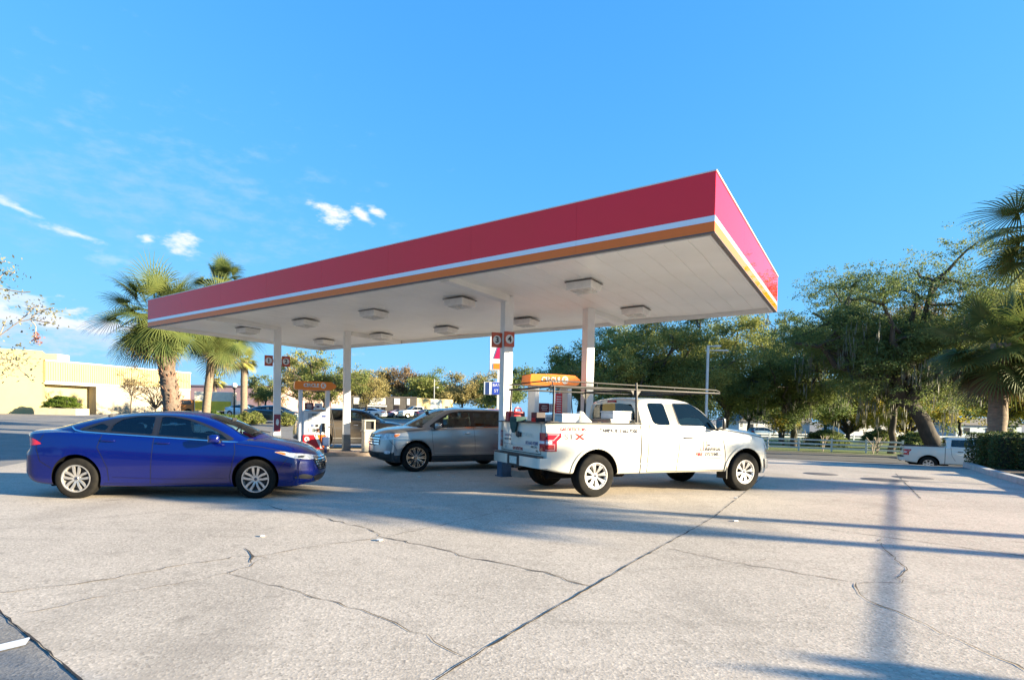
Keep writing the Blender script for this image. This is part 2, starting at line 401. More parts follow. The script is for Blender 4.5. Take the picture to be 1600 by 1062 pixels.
# park lawn, road, kerbs to the right
FL, FRt = Vector((29.9, 54)), Vector((38.9, 48.7))
fd = (FRt-FL).normalized(); fn = Vector((fd.y, -fd.x))   # towards the camera
def along(s, t): p = FL+fd*s+fn*t; return (p.x, p.y)
sheet('road', [[along(-60, 3), along(60, 3), along(60, 13.5), along(-60, 13.5)]], .03, ROAD)
sheet('grass_verge', [[along(-60, -1.5), along(60, -1.5), along(60, 2.7), along(-60, 2.7)]], .035, GRASS)
sheet('park_lawn', [[along(-70, -70), along(90, -70), along(90, -1.5), along(-70, -1.5)]], .035, GRASS, step=2)
sheet('pavement', [[along(-60, 2.7), along(60, 2.7), along(60, 3), along(-60, 3)]], .09, mat('kerb_concrete', (.5, .48, .44), .85, var=(.38, .36, .33), bump=.4))
sheet('road_marking', [[along(-60, 8.1), along(60, 8.1), along(60, 8.25), along(-60, 8.25)]], .045, mat('road_paint', (.75, .73, .66), .7, var=(.5, .5, .46), var_scale=4))
# joints and cracks
JM = mat('joint_tar', (.035, .03, .027), .9); CRK = mat('crack_dark', (.075, .06, .05), .95)
def crackmesh(name, pts, w, m, jit=.02, off=.009, step=.10):
    rnd = random.Random(name+str(pts[0])); P = []
    for a, b in zip(pts[:-1], pts[1:]):
        n = max(1, int(math.dist(a, b)/step))
        for k in range(n): t = k/n; P.append((a[0]+(b[0]-a[0])*t, a[1]+(b[1]-a[1])*t))
    P.append(pts[-1])
    P = [(p[0]+rnd.gauss(0, jit), p[1]+rnd.gauss(0, jit)) for p in P]
    vs = []; fs = []
    for i, p in enumerate(P):
        a, b = P[max(i-1, 0)], P[min(i+1, len(P)-1)]; d = Vector((b[0]-a[0], b[1]-a[1])).normalized(); n = Vector((-d.y, d.x))
        ww = w*(.35+1.1*rnd.random()**1.6)*(.35 if i in (0, len(P)-1) else 1)
        for s in (-1, 1): q = (p[0]+n.x*ww*s/2, p[1]+n.y*ww*s/2); vs.append((q[0], q[1], hgt(*q)+off))
        if i: fs.append([2*i-2, 2*i-1, 2*i+1, 2*i])
    me = bpy.data.meshes.new(name); me.from_pydata(vs, [], fs); me.materials.append(m); me.update()
    return tag(link(name, me), kind='structure')
J = {'left': [(-4.6, 4.93), (-3.77, 4.3), (-3.34, 3.97), (-2.97, 3.68), (-2.56, 3.37), (-2.07, 2.98), (-1.73, 2.7)],
     'mid': [(-.9, 1.95), (-.19, 2.93), (.05, 3.29), (.36, 3.72), (1.15, 4.78), (1.89, 5.78), (3.36, 7.7), (3.83, 8.33), (5.88, 11.38), (8.2, 14.9)],
     'cross': [(-.6, 11.2), (1.27, 9.98), (1.99, 9.54), (3.83, 8.33), (5.07, 7.49), (5.78, 6.79), (6.35, 6.18), (6.67, 5.83), (8, 4.5)],
     'far': [(12.59, 15.97), (8.94, 10.68)], 'far2': [(3.83, 8.33+9), (8.5, 14.4), (13, 11.2)], 'l2': [(-9, 5.5), (-5.56, 6.63), (-4.94, 7.43), (-3.92, 8.41)]}
for k, w in (('left', .012), ('mid', .014), ('cross', .016), ('far', .02), ('far2', .016)): crackmesh('slab_joint', J[k], w, JM, .004)
for pts, w in (([(-3.22, 8.85), (-2.71, 8.3), (-2.16, 8.03), (-1.82, 7.61), (-1.45, 7.29), (-1.2, 7.1), (-.92, 6.56)], .016),
               ([(-.92, 6.56), (-.36, 6.18), (.07, 5.73), (.51, 5.42), (.8, 5.19), (1.15, 4.78)], .018),
               ([(-3.7, 4.34), (-3.31, 4.57), (-2.95, 4.87), (-2.6, 5.31), (-2.28, 5.58), (-2.08, 5.59), (-1.69, 6.03), (-.92, 6.56)], .011),
               ([(-.92, 6.56), (-.34, 7.26), (.81, 8.77)], .009),
               ([(-2.15, 5.06), (-2, 4.9), (-1.44, 4.59), (-.93, 4.24), (-.76, 4.09), (-.44, 3.86), (-.3, 3.74), (-.07, 3.44), (.05, 3.29)], .009),
               ([(2.35, 6.25), (2.8, 5.71), (3.09, 5.51), (3.64, 5.01), (3.45, 4.71), (3.39, 4.51), (3.42, 4.15), (3.43, 3.74), (3.42, 3.46), (3.41, 3.25)], .012),
               ([(5.3, 6.97), (4.94, 6.41), (4.76, 5.99), (4.49, 5.52), (4.05, 5.07), (3.64, 5.01)], .010),
               ([(-3.13, 3.89), (-3.01, 4.09), (-2.79, 4.35), (-2.56, 4.58), (-2.24, 4.81), (-2.01, 5.24), (-1.97, 5.55), (-2.1, 5.64)], .008),
               ([(-2.33, 5.92), (-2.2, 5.7), (-2.12, 5.59), (-2.04, 5.35)], .026), (J['l2'], .008), ([(1.6, 5.3), (2.6, 5.55), (3.4, 5.9)], .004)):
    crackmesh('pavement_crack', pts, w, CRK, .016)
sheet('parking_stripe', [[(-3.6, 2.33), (-2.70, 3.40), (-2.76, 3.52), (-3.75, 2.33)]], .008, mat('white_paint', (.78, .78, .76), .7, var=(.6, .6, .58), var_scale=8), step=.5)
for i, (x, y, r) in enumerate(((10.1, 15.5, .42), (10.9, 14.2, .5), (9.2, 17.2, .3), (12.2, 14.9, .45))):
    b = MB(); b.lathe([(0, .012), (r*.8, .012), (r*.82, .010), (r*.98, .010), (r, .006)], 28, c=(x, y, 0))
    tag(b.build('manhole_cover', mat('manhole_iron', (.10, .09, .085), .7, var=(.16, .14, .12), var_scale=12, bump=.6, bump_scale=60), smooth=40),
        ['round dark tank cover flush in the concrete, smaller of the two near covers', 'round dark tank cover in the concrete nearest the camera', 'smallest round dark cover in the concrete beyond the white pickup', 'round dark cover flush in the concrete furthest to the right'][i], 'manhole cover', 'round covers in the concrete')
# kerb and planting bed at the right
KB = mat('kerb_concrete')
bed = [(12.3, 11.2), (13.9, 13.5), (15.6, 16.3), (16.9, 18.2), (17.4, 19), (18.6, 19.6), (26, 17.5), (30, 6), (20, 2)]
b = MB()
kp = [(11.4, 9.8)]+bed[:6]+[(21, 19), (24, 18)]
for a, c in zip(kp[:-1], kp[1:]):
    d = Vector((c[0]-a[0], c[1]-a[1])); n = Vector((-d.y, d.x)).normalized()*.09; l = d.length
    za, zc = hgt(*a), hgt(*c)
    b.add([(a[0]+n.x, a[1]+n.y, za-.2), (a[0]-n.x, a[1]-n.y, za-.2), (c[0]-n.x, c[1]-n.y, zc-.2), (c[0]+n.x, c[1]+n.y, zc-.2),
           (a[0]+n.x, a[1]+n.y, za+.16), (a[0]-n.x, a[1]-n.y, za+.16), (c[0]-n.x, c[1]-n.y, zc+.16), (c[0]+n.x, c[1]+n.y, zc+.16)],
          [[0, 1, 2, 3], [4, 7, 6, 5], [0, 4, 5, 1], [1, 5, 6, 2], [2, 6, 7, 3], [3, 7, 4, 0]])
tag(b.build('kerb', KB), kind='structure')
sheet('planting_bed', [bed], .09, DIRT, step=1)

# ------------------------------------------------------------------ canopy
CFR = Vector((3.713, 8.323, 0)); CY = -.627; CL_, CW_, CZ, CHh = 17.83, 7.395, 4.279, .918
u_ = Vector((math.cos(CY), math.sin(CY), 0)); v_ = Vector((-math.sin(CY), math.cos(CY), 0))
# local frame: x along u (0..-L), y along v, z from 0
canopy = empty('fuel_canopy', (CFR.x, CFR.y, 0), CY, 'large flat fuel station canopy with red fascia over the pumps', 'canopy')
WHITE = mat('white_paint_metal', (.78, .77, .75), .45, var=(.70, .69, .66), var_scale=.8)
RED = mat('fascia_red', (.93, .010, .022), .3, coat=1, coat_r=.02, coat_ior=1.5, spec=.0, var=(.88, .016, .014), var_scale=.25)
ORA = mat('fascia_orange', (.97, .17, .003), .3, coat=.9, coat_r=.02, spec=.0)
STR = mat('fascia_white', (.82, .82, .84), .2, coat=.9, coat_r=.04)
# fascia as bands with vertical panel seams
def fasc(name, z0, z1, m, proud=0):
    b = MB(); t = .06
    L, Wd = CL_, CW_
    for (x0, y0, x1, y1, n) in ((-L, 0, 0, 0, 8), (0, 0, 0, Wd, 3), (0, Wd, -L, Wd, 8), (-L, Wd, -L, 0, 3)):
        d = Vector((x1-x0, y1-y0, 0)); l = d.length; d.normalize(); nrm = Vector((d.y, -d.x, 0))
        for k in range(n):
            a = Vector((x0, y0, 0))+d*(l*k/n+(.0 if k == 0 else .0012)); c = Vector((x0, y0, 0))+d*(l*(k+1)/n-(.0 if k == n-1 else .0012))
            a += nrm*proud; c += nrm*proud
            if k == 0: a -= d*proud
            if k == n-1: c += d*proud
            ai, ci = a-nrm*t, c-nrm*t
            if k == 0: ai += d*t
            if k == n-1: ci -= d*t
            b.add([(*a.xy, z0), (*c.xy, z0), (*ci.xy, z0), (*ai.xy, z0), (*a.xy, z1), (*c.xy, z1), (*ci.xy, z1), (*ai.xy, z1)],
                  [[0, 1, 2, 3], [4, 7, 6, 5], [0, 4, 5, 1], [1, 5, 6, 2], [2, 6, 7, 3], [3, 7, 4, 0]])
    return b.build(name, m, canopy)
z0 = CZ; h = CHh
fasc('fascia', z0+h*.275, z0+h*.985, RED)
o = fasc('white_stripe', z0+h*.178, z0+h*.274, STR, .004)
fasc('orange_stripe', z0+.012, z0+h*.177, ORA, .002)
fasc('trim', z0+h*.985, z0+h+.005, WHITE, .012)
for (x_, y_, lx, ly) in ((-CL_/2, .085, CL_-.14, .04), (-CL_/2, CW_-.085, CL_-.14, .04), (-.085, CW_/2, .04, CW_-.22), (-CL_+.085, CW_/2, .04, CW_-.22)):
    b = MB(); b.box((x_, y_, z0+.045), (lx, ly, .135)); b.build('inner_trim', WHITE, canopy)
b = MB()
b.box((-CL_/2, CW_/2, z0+h*.9), (CL_-.14, CW_-.14, .04))
b.build('roof_deck', WHITE, canopy)
fasc('drip_edge', z0-.008, z0+.011, mat('dark_trim', (.12, .10, .09), .5), .008)
# soffit: long white pans with shallow ribs, gently sagging
SOF = mat('soffit_white', (.87, .86, .82), .35, var=(.80, .78, .73), var_scale=.6, bump=.25, bump_scale=1.6)
b = MB(); npan = 44; rnd = random.Random(3); pw = (CL_-.216)/npan; ny_ = 22
for i in range(npan):
    xa = -CL_+.108+i*pw; vs = []; fs = []
    for j in range(ny_+1):
        y = .108+(CW_-.216)*j/ny_
        def sag(x): return .012*math.sin(x*1.9+y*.7)+.010*math.sin(x*.9-y*1.7+1)+.008*math.sin(y*3.1+x*.4)+.03*math.exp(-((y-4.9+.25*x)/.25)**2)*ss(-6, -1, x)
        zz = z0+.10
        for q, (dx, dz) in enumerate(((.0, .012), (.006, .0), (pw*.5, -.002), (pw-.008, .0), (pw-.003, .012))): vs.append((xa+dx, y, zz+dz-sag(xa+dx)))
    for j in range(ny_):
        for q in range(4): fs.append([j*5+q, j*5+q+1, (j+1)*5+q+1, (j+1)*5+q])
    b.add(vs, fs)
b.build('soffit', SOF, canopy, smooth=30, fix=False)
# cross beam boxed under the soffit at the columns
COLS = [(-6.35, 18.86, .15), (-4.14, 19.65, .15), (1.04, 13.55, 0), (3.29, 14.67, .15)]
inv = Matrix.Rotation(-CY, 4, 'Z') @ Matrix.Translation((-CFR.x, -CFR.y, 0))
for k in range(4):
    p = inv @ Vector((*COLS[k][:2], 0)); b = MB()
    if k in (0, 2): b.box((p.x, p.y/2+.05, z0+.045), (.22, p.y-.25, .16))
    else: b.box((p.x, (p.y+CW_)/2, z0+.045), (.22, CW_-p.y-.25, .16))
    b.build('beam', WHITE, canopy)
# under-canopy light boxes
LENS = mat('lamp_lens', (.62, .60, .55), .25, var=(.4, .38, .35), var_scale=14)
LAMPW = mat('lamp_housing', (.86, .84, .80), .5)
us = [-3.04, -6.33, -9.33, -12.3, -15.4]
lam_l = {(0, 0): 'largest looking square white light box, under the near right end of the canopy', (1, 0): 'white light box on the soffit just left of the boxed beam at the near column',
         (2, 0): 'middle light box of the front row under the canopy', (3, 0): 'light box of the front row right of the far front column top', (4, 0): 'light box beside the far front column top near the left canopy end',
         (0, 1): 'light box near the back right corner of the canopy above the tree line', (1, 1): 'light box right of the near front column in the back row', (2, 1): 'middle light box of the back row under the canopy',
         (3, 1): 'light box of the back row right of the far back column top', (4, 1): 'light box nearest the back left corner of the canopy'}
proto = None
for (i, r) in lam_l:
    p = CFR+u_*us[i]+v_*(2.2 if r == 0 else 5.53)
    if proto is None:
        o = empty('canopy_light', (p.x, p.y, z0+.07), CY, 'x', 'light', 'light boxes under the canopy')
        b = MB(); b.box((0, 0, -.085), (.56, .56, .17), bev=.012); b.build('housing', LAMPW, o)
        b = MB(); b.box((0, 0, -.005), (.62, .62, .012)); b.build('shadow_gap_plate', mat('dark_trim'), o)  # dark plate stands in for the shadow gap round the housing
        b = MB(); b.box((0, 0, -.172), (.44, .44, .02), bev=.006)
        for sx in (-.1, .1): b.box((sx, 0, -.185), (.14, .22, .015), bev=.006)
        b.build('lens', LENS, o); proto = o
    else: o = copy_tree(proto); o.location = (p.x, p.y, z0+.07)
    o['label'] = lam_l[(i, r)]

# ------------------------------------------------------------------ columns
ISL = math.atan2(.40, .917)      # islands run in this direction
GREYP = mat('grey_base_paint', (.17, .19, .20), .6, var=(.11, .13, .15), var_scale=4)
BLUEP = mat('blue_base_paint', (.045, .10, .17), .6, var=(.03, .07, .12), var_scale=4)
MAROON = mat('maroon_panel', (.23, .012, .045), .35, coat=.3)
COLM = mat('column_paint', (.84, .83, .81), .5, var=(.74, .72, .69), var_scale=2.5, stretch=(1, 1, .4))
cl = ['white square column in front of the left pump with maroon panel and flags 1 and 2', 'white square column with grey base between the left pump and the waste bin',
      'white square column with dark blue base at the pickup tailgate carrying flags 3 and 4', 'plain white square column rising behind the white pickup bed']
FLAG = mat('flag_orange_red', (.50, .07, .02), .4, coat=.2); FW = mat('sign_white', (.80, .80, .78), .4); BLK = mat('black_lettering', (.012, .012, .015), .4)
for k, (x, y, zb) in enumerate(COLS):
    o = empty('canopy_column', (x, y, zb), ISL, cl[k], 'column', 'columns carrying the canopy'); s = .235; top = z0+.10-zb
    bh = (.55, .58, .52, .55)[k]
    b = MB(); b.box((0, 0, (top+bh)/2), (s, s, top-bh), bev=.008)
    b.build('shaft', COLM, o)
    b = MB(); b.box((0, 0, bh/2), (s+.025, s+.025, bh), bev=.006); b.box((0, 0, .012), (s+.10, s+.10, .024)); b.build('base', BLUEP if k == 2 else GREYP, o)
    if k == 0:
        b = MB(); b.box((0, -s/2-.008, 1.02-zb+.1), (s-.02, .016, .58), bev=.004); b.build('panel', MAROON, o)
        f = MB(); f.prism(chaikin([(-.05, .93), (.02, .87), (.06, .97), (.05, 1.07), (.0, 1.12), (-.04, 1.06)], 1), -s/2-.019, -s/2-.017, 'XZ'); f.build('logo', FW, o)
def flag(colk, digit, dx, z, lab, ang=0, attach=False):
    x, y, zb = COLS[colk]
    M = Matrix.Translation((x, y, 0)) @ Matrix.Rotation(ISL+ang, 4, 'Z')
    p = M @ Vector((dx, -.0 if not attach else -.235/2-.02, z))
    o = empty('number_flag', p, ISL+ang, lab, 'number sign', 'pump number flags')
    b = MB(); b.box((0, 0, 0), (.27, .035, .36), bev=.004); b.build('panel', FLAG, o)
    for sgn in ((-1,) if attach else (-1, 1)):
        b = MB(); b.lathe([(.0, .0), (.108, .0), (.108, .004), (.0, .004)], 28, 'Y', c=(0, sgn*.018+(-.004 if sgn < 0 else 0), 0)); b.build('disc', FW, o)
        flattext('digit', digit, .20, face_matrix((0, sgn*.0225, -.002), (0, sgn, 0)), BLK, o, bold=.006)
    if not attach:
        b = MB(); b.box((-.15 if dx > 0 else .15, 0, 0), (.05, .03, .1)); b.build('bracket', WHITE, o)
flag(0, '1', -.26-.02, 3.22, 'orange flag with black 1 on the left of the far front column')
flag(0, '2', .26+.02, 3.22, 'orange flag with black 2 on the right of the far front column')
flag(2, '3', -.27, 3.32, 'orange flag with black 3 sticking out left of the near front column')
flag(2, '4', .0, 3.34, 'orange plate with black 4 fixed on the near front column', attach=True)

# ------------------------------------------------------------------ islands
IC = mat('island_concrete', (.46, .36, .29), .85, var=(.36, .28, .22), var_scale=3, bump=.5)
def island(cx, cy, L, Wd, lab):
    b = MB(); poly = []
    for k in range(9): t = -math.pi/2+math.pi*k/8; poly.append((L/2-Wd/2+math.cos(t)*Wd/2, math.sin(t)*Wd/2))
    for k in range(9): t = math.pi/2+math.pi*k/8; poly.append((-L/2+Wd/2+math.cos(t)*Wd/2, math.sin(t)*Wd/2))
    b.prism(poly, -.02, .148); o = b.build('pump_island', IC, smooth=40); o.location = (cx, cy, 0); o.rotation_euler = (0, 0, ISL)
    return tag(o, lab, 'kerb island')
island(-4.55, 19.4, 6.0, 1.25, 'raised concrete island under the left pump, the two far columns and the waste bin')
island(2.75, 14.35, 3.6, 1.15, 'raised concrete island behind the white pickup under the right pump')

# ------------------------------------------------------------------ dispensers
PW_ = mat('pump_white', (.74, .74, .75), .4, coat=.2, var=(.66, .66, .68)); PG = mat('pump_grey', (.42, .43, .45), .45); SCR = mat('screen_grey', (.16, .18, .17), .15, coat=.5)
PRED = mat('pump_red', (.75, .012, .02), .3, coat=.4); PORA = mat('pump_orange', (.80, .16, .01), .3, coat=.4); RUB = mat('black_rubber', (.015, .015, .016), .55)
SIGN_O = mat('sign_orange', (.92, .22, .008), .35, coat=.25)
BRN = mat('card_brown', (.20, .09, .04), .5)
def ring_k(parent, c, r, n, m_bg, m_k, name='logo'):
    """round badge with a K, facing normal n"""
    M = face_matrix(c, n)
    b = MB(); b.M = M; b.lathe([(0, .0), (r, .0), (r, .004), (0, .004)], 28); b.build(name, m_bg, parent)
    flattext('letter', 'K', r*1.5, M @ Matrix.Translation((0, 0, .0045)), m_k, parent, bold=.008*r/.1, thick=.002)
def pump(x, y, z, rz, lab, back_red=False):
    o = empty('fuel_pump', (x, y, z), rz, lab, 'fuel pump', 'fuel pumps on the islands')
    D = .62
    b = MB(); b.box((0, 0, .05), (1.06, D-.02, .10), bev=.01); b.build('plinth', mat('dark_trim'), o)
    b = MB(); b.box((0, 0, .34), (.82, D, .48), bev=.015); b.build('lower_cabinet', PRED, o)
    for sg in (-1, 1):
        yy = sg*(D/2+.003)
        b = MB(); b.prism([(sg*-.02, .12), (sg*-.41, .12), (sg*-.41, .575), (sg*-.20, .575)] if sg < 0 else [(.02, .12), (.40, .12), (.40, .575), (.2, .575)], yy-.002, yy+.002, 'XZ')
        b2 = MB(); b2.prism([(.10, .575), (.40, .575), (.40, .12), (.33, .12)], yy-.003, yy+.003, 'XZ'); b2.build('orange_panel', PORA, o)
        b2 = MB(); b2.prism([(-.02, .575), (.085, .575), (.315, .12), (.21, .12)], yy-.004, yy+.004, 'XZ'); b2.build('white_stripe', FW, o)
        ring_k(o, (-.27, yy+sg*.003, .44), .085, (0, sg, 0), FW, PRED)
        # upper cabinet face
        b = MB(); b.box((.02, sg*(D/2-.02), .975), (.80, .06, .78), bev=.02); b.build('door', PW_, o)
        b = MB(); b.box((-.02, sg*(D/2+.012), 1.0), (.44, .02, .66), bev=.012); b.build('control_panel', PG, o)
        b = MB(); b.box((-.02, sg*(D/2+.022), 1.27), (.16, .02, .07), bev=.006); b.build('price_display', SCR, o)
        b = MB(); b.box((-.02, sg*(D/2+.022), 1.10), (.20, .02, .20), bev=.008); b.build('screen', mat('screen_pale', (.5, .53, .6), .2, coat=.5), o)
        b = MB(); b.box((-.08, sg*(D/2+.022), .90), (.10, .02, .10), bev=.006); b.build('keypad', mat('keypad_blue', (.12, .16, .28), .4), o)
        b = MB(); b.box((.09, sg*(D/2+.03), .90), (.08, .04, .08), bev=.006); b.build('card_reader', RUB, o)
        for i, (xx, mm) in enumerate(((-.17, PG), (-.02, SCR), (.12, BRN))): b = MB(); b.box((xx, sg*(D/2+.022), .74), (.10, .02, .13), bev=.004); b.build('grade_button', mm, o)
        b = MB(); b.box((.33, sg*(D/2+.013), 1.22), (.15, .012, .07)); b.build('sticker', mat('sticker_blue', (.04, .07, .22), .4), o)
        b = MB(); b.box((.33, sg*(D/2+.013), 1.05), (.14, .012, .12)); b.build('notice', mat('notice_white', (.7, .7, .72), .5), o)
        # nozzle in its boot, with hose
        b = MB(); b.box((.33, sg*(D/2+.03), .84), (.13, .07, .30), bev=.02); b.build('nozzle_boot', RUB, o)
        b = MB(); b.tube([(.33, sg*(D/2+.07), .98), (.33, sg*(D/2+.12), .90), (.33, sg*(D/2+.12), .74), (.33, sg*(D/2+.09), .66)], [.028, .03, .026, .02], 8)
        b.tube([(.33, sg*(D/2+.12), .80), (.36, sg*(D/2+.16), .70), (.35, sg*(D/2+.12), .64)], .008, 6); b.build('nozzle', RUB, o, smooth=50)
        hp = [(.33, sg*(D/2+.09), .66), (.36, sg*(D/2+.12), .45), (.46, sg*(D/2+.16), .20), (.62, sg*(D/2+.14), .16), (.72, sg*(D/2+.08), .30), (.74, sg*(D/2), .60), (.68, sg*(D/2-.05), 1.0), (.60, sg*(D/2-.10), 1.4), (.57, sg*(D/2-.12), 1.75), (.565, sg*(D/2-.12), 2.0)]
        b = MB(); b.tube(chaikin(hp, 2, False), .016, 8); b.build('hose', RUB, o, smooth=60)
    b = MB(); b.box((0, 0, .97), (.84, D-.08, .80), bev=.015); b.box((0, 0, 1.375), (.88, D+.02, .025), bev=.006); b.build('upper_cabinet', PW_, o)
    for sx in (-1, 1):
        b = MB(); b.box((sx*.485, 0, 1.12), (.13, D-.14, 2.04), bev=.02); b.build('post', PW_, o)
    # valance between the posts with small card and screen
    b = MB(); b.box((-.17, 0, 1.56), (.32, .10, .24), bev=.03); b.build('topper_screen', mat('topper_maroon', (.16, .02, .03), .3, coat=.3), o)
    for sg in (-1, 1):
        for q in (-1, 0, 1): b = MB(); b.box((-.17, sg*.052, 1.56+q*.05), (.20-.04*abs(q), .004, .016)); b.build('topper_text', FW, o)
    b = MB(); b.box((.16, 0, 1.56), (.28, .08, .22), bev=.02); b.build('topper_card', mat('notice_white'), o)
    b = MB(); b.box((.14, 0, 1.55), (.12, .09, .07), bev=.02); b.build('topper_badge', mat('badge_purple', (.06, .03, .14), .4), o)
    # sign with pointed ends
    b = MB(); pts = []
    b.prism([(-.70, 2.12), (-.72, 2.20), (-.70, 2.385), (-.60, 2.395), (0, 2.405), (.60, 2.39), (.74, 2.30), (.78, 2.25), (.72, 2.17), (.60, 2.12), (0, 2.10)], -D/2+.0, D/2, 'XZ')
    b.build('sign_header', SIGN_O, o, smooth=20)
    for sg in (-1, 1):
        flattext('lettering', 'CIRCLE', .165, face_matrix((-.13*-sg if sg > 0 else -.13, sg*(D/2+.001), 2.262), (0, sg, 0)), FW, o, bold=.007, sx=1.02)
        ring_k(o, (.30*(1 if sg < 0 else -1), sg*(D/2+.002), 2.265), .098, (0, sg, 0), FW, SIGN_O)
    o.scale = (.93, .93, 1)
    return o
pump(-5.14, 19.05, .148, ISL-.05, 'red and white fuel pump with orange header between the two far columns')
p2 = pump(2.22, 14.18, .148, ISL-.12, 'fuel pump with orange header standing behind the white pickup bed')
b = MB(); b.box((.10, -.36, 1.62), (.20, .02, .62)); b.build('red_sticker', PRED, p2)
for k in range(9): b = MB(); b.box((.10, -.372, 1.36+k*.06), (.14, .004, .022)); b.build('sticker_line', FW, p2)

# ------------------------------------------------------------------ waste bin
BIN = mat('bin_beige', (.46, .43, .36), .65, var=(.38, .35, .29), var_scale=6, bump=.3, bump_scale=120)
o = empty('waste_bin', (-3.30, 19.35, .148), ISL, 'beige waste bin with open hood beside the far back column', 'waste bin')
b = MB(); b.box((0, 0, .36), (.40, .44, .70), bev=.03); b.build('body', BIN, o)
b = MB(); b.box((-.17, 0, .90), (.05, .42, .40), bev=.015); b.box((.17, 0, .90), (.05, .42, .40), bev=.015); b.box((0, 0, 1.10), (.40, .44, .06), bev=.02); b.box((0, 0, .735), (.44, .46, .06), bev=.02)
b.box((0, .0, .775), (.30, .40, .03)); b.build('hood', BIN, o)
b = MB(); b.box((0, .02, .92), (.29, .30, .26)); b.build('opening_dark', RUB, o)  # black block stands in for the dark inside the hood
b = MB(); b.box((-.25, 0, .74), (.06, .14, .03), bev=.01); b.build('handle', BIN, o)

# ------------------------------------------------------------------ vehicles
GLASS = glassmat('window_glass', (.42, .56, .56)); PRIV = glassmat('privacy_glass', (.12, .14, .14))
GLASS2 = glassmat('windscreen_glass', (.62, .76, .70))
TYRE = mat('tyre_rubber', (.010, .0098, .0095), .9, var=(.020, .018, .015), var_scale=9, spec=.15)
ALLOY = mat('alloy_rim', (.62, .60, .57), .28, metal=.75)
CHROME = mat('chrome', (.82, .82, .82), .09, metal=1)
DARKM = mat('dark_wheel_well', (.006, .006, .006), .9, spec=.1)
PLAST = mat('black_plastic', (.022, .022, .024), .55)
REDL = mat('tail_lens', (.50, .004, .01), .1, coat=1, coat_r=.02, var=(.28, .003, .008), var_scale=14)
CLEARL = mat('headlamp_lens', (.74, .76, .78), .08, coat=1, coat_r=.0, var=(.32, .33, .35), var_scale=12)
AMB = mat('amber_lens', (.75, .18, .02), .12, coat=.8)
INTR = mat('cabin_dark', (.03, .03, .032), .8); SEATM = mat('seat_grey', (.10, .095, .09), .8, var=(.07, .066, .062))
SEAM = mat('panel_gap', (.008, .008, .01), .8)
PLATE = mat('licence_plate', (.62, .64, .60), .5, var=(.35, .45, .4), var_scale=25)
def catmull(P, n=3):
    out = []
    for i in range(len(P)-1):
        p0, p1, p2, p3 = P[max(i-1, 0)], P[i], P[i+1], P[min(i+2, len(P)-1)]
        for k in range(n):
            t = k/n
            out.append(tuple(.5*((2*p1[j])+(-p0[j]+p2[j])*t+(2*p0[j]-5*p1[j]+4*p2[j]-p3[j])*t*t+(-p0[j]+3*p1[j]-3*p2[j]+p3[j])*t**3) for j in range(2)))
    out.append(P[-1]); return out
def loft(xs, sect, warp, ncap=10):
    """sect(x) -> half section [(y,z)...] bottom to top; capped both ends by rows"""
    vs = []; fs = []; m = None
    for x in xs:
        hs_ = sect(x); m = len(hs_)
        for (y, z) in hs_: vs.append((x, y, z))
        for (y, z) in hs_[::-1]: vs.append((x, -y, z))
    n = 2*m
    for i in range(len(xs)-1):
        for k in range(n):
            a, b_ = i*n+k, i*n+(k+1) % n
            if k == m-1 or k == n-1: 
                pass
            fs.append([a, b_, b_+n, a+n])
    for (i, x, fl) in ((0, xs[0], 1), (len(xs)-1, xs[-1], 0)):
        base = i*n; rows = []
        for j in range(m):
            L_, Rr = base+j, base+n-1-j; y, z = vs[L_][1], vs[L_][2]; row = [L_]
            for q in range(1, ncap): yy = y*(1-2*q/ncap); vs.append((x, yy, z)); row.append(len(vs)-1)
            row.append(Rr); rows.append(row)
        for j in range(m-1):
            for q in range(ncap):
                f = [rows[j][q], rows[j][q+1], rows[j+1][q+1], rows[j+1][q]]; fs.append(f if fl else f[::-1])
    vs = [warp(*v) for v in vs]
    me = bpy.data.meshes.new('loft'); me.from_pydata(vs, [], fs)
    bm = bmesh.new(); bm.from_mesh(me); bmesh.ops.remove_doubles(bm, verts=bm.verts, dist=1e-4); bmesh.ops.dissolve_degenerate(bm, dist=1e-5, edges=bm.edges[:]); bmesh.ops.recalc_face_normals(bm, faces=bm.faces); bm.to_mesh(me); bm.free()
    return me
def lin(a, b, n): return [a+(b-a)*i/n for i in range(n+1)]
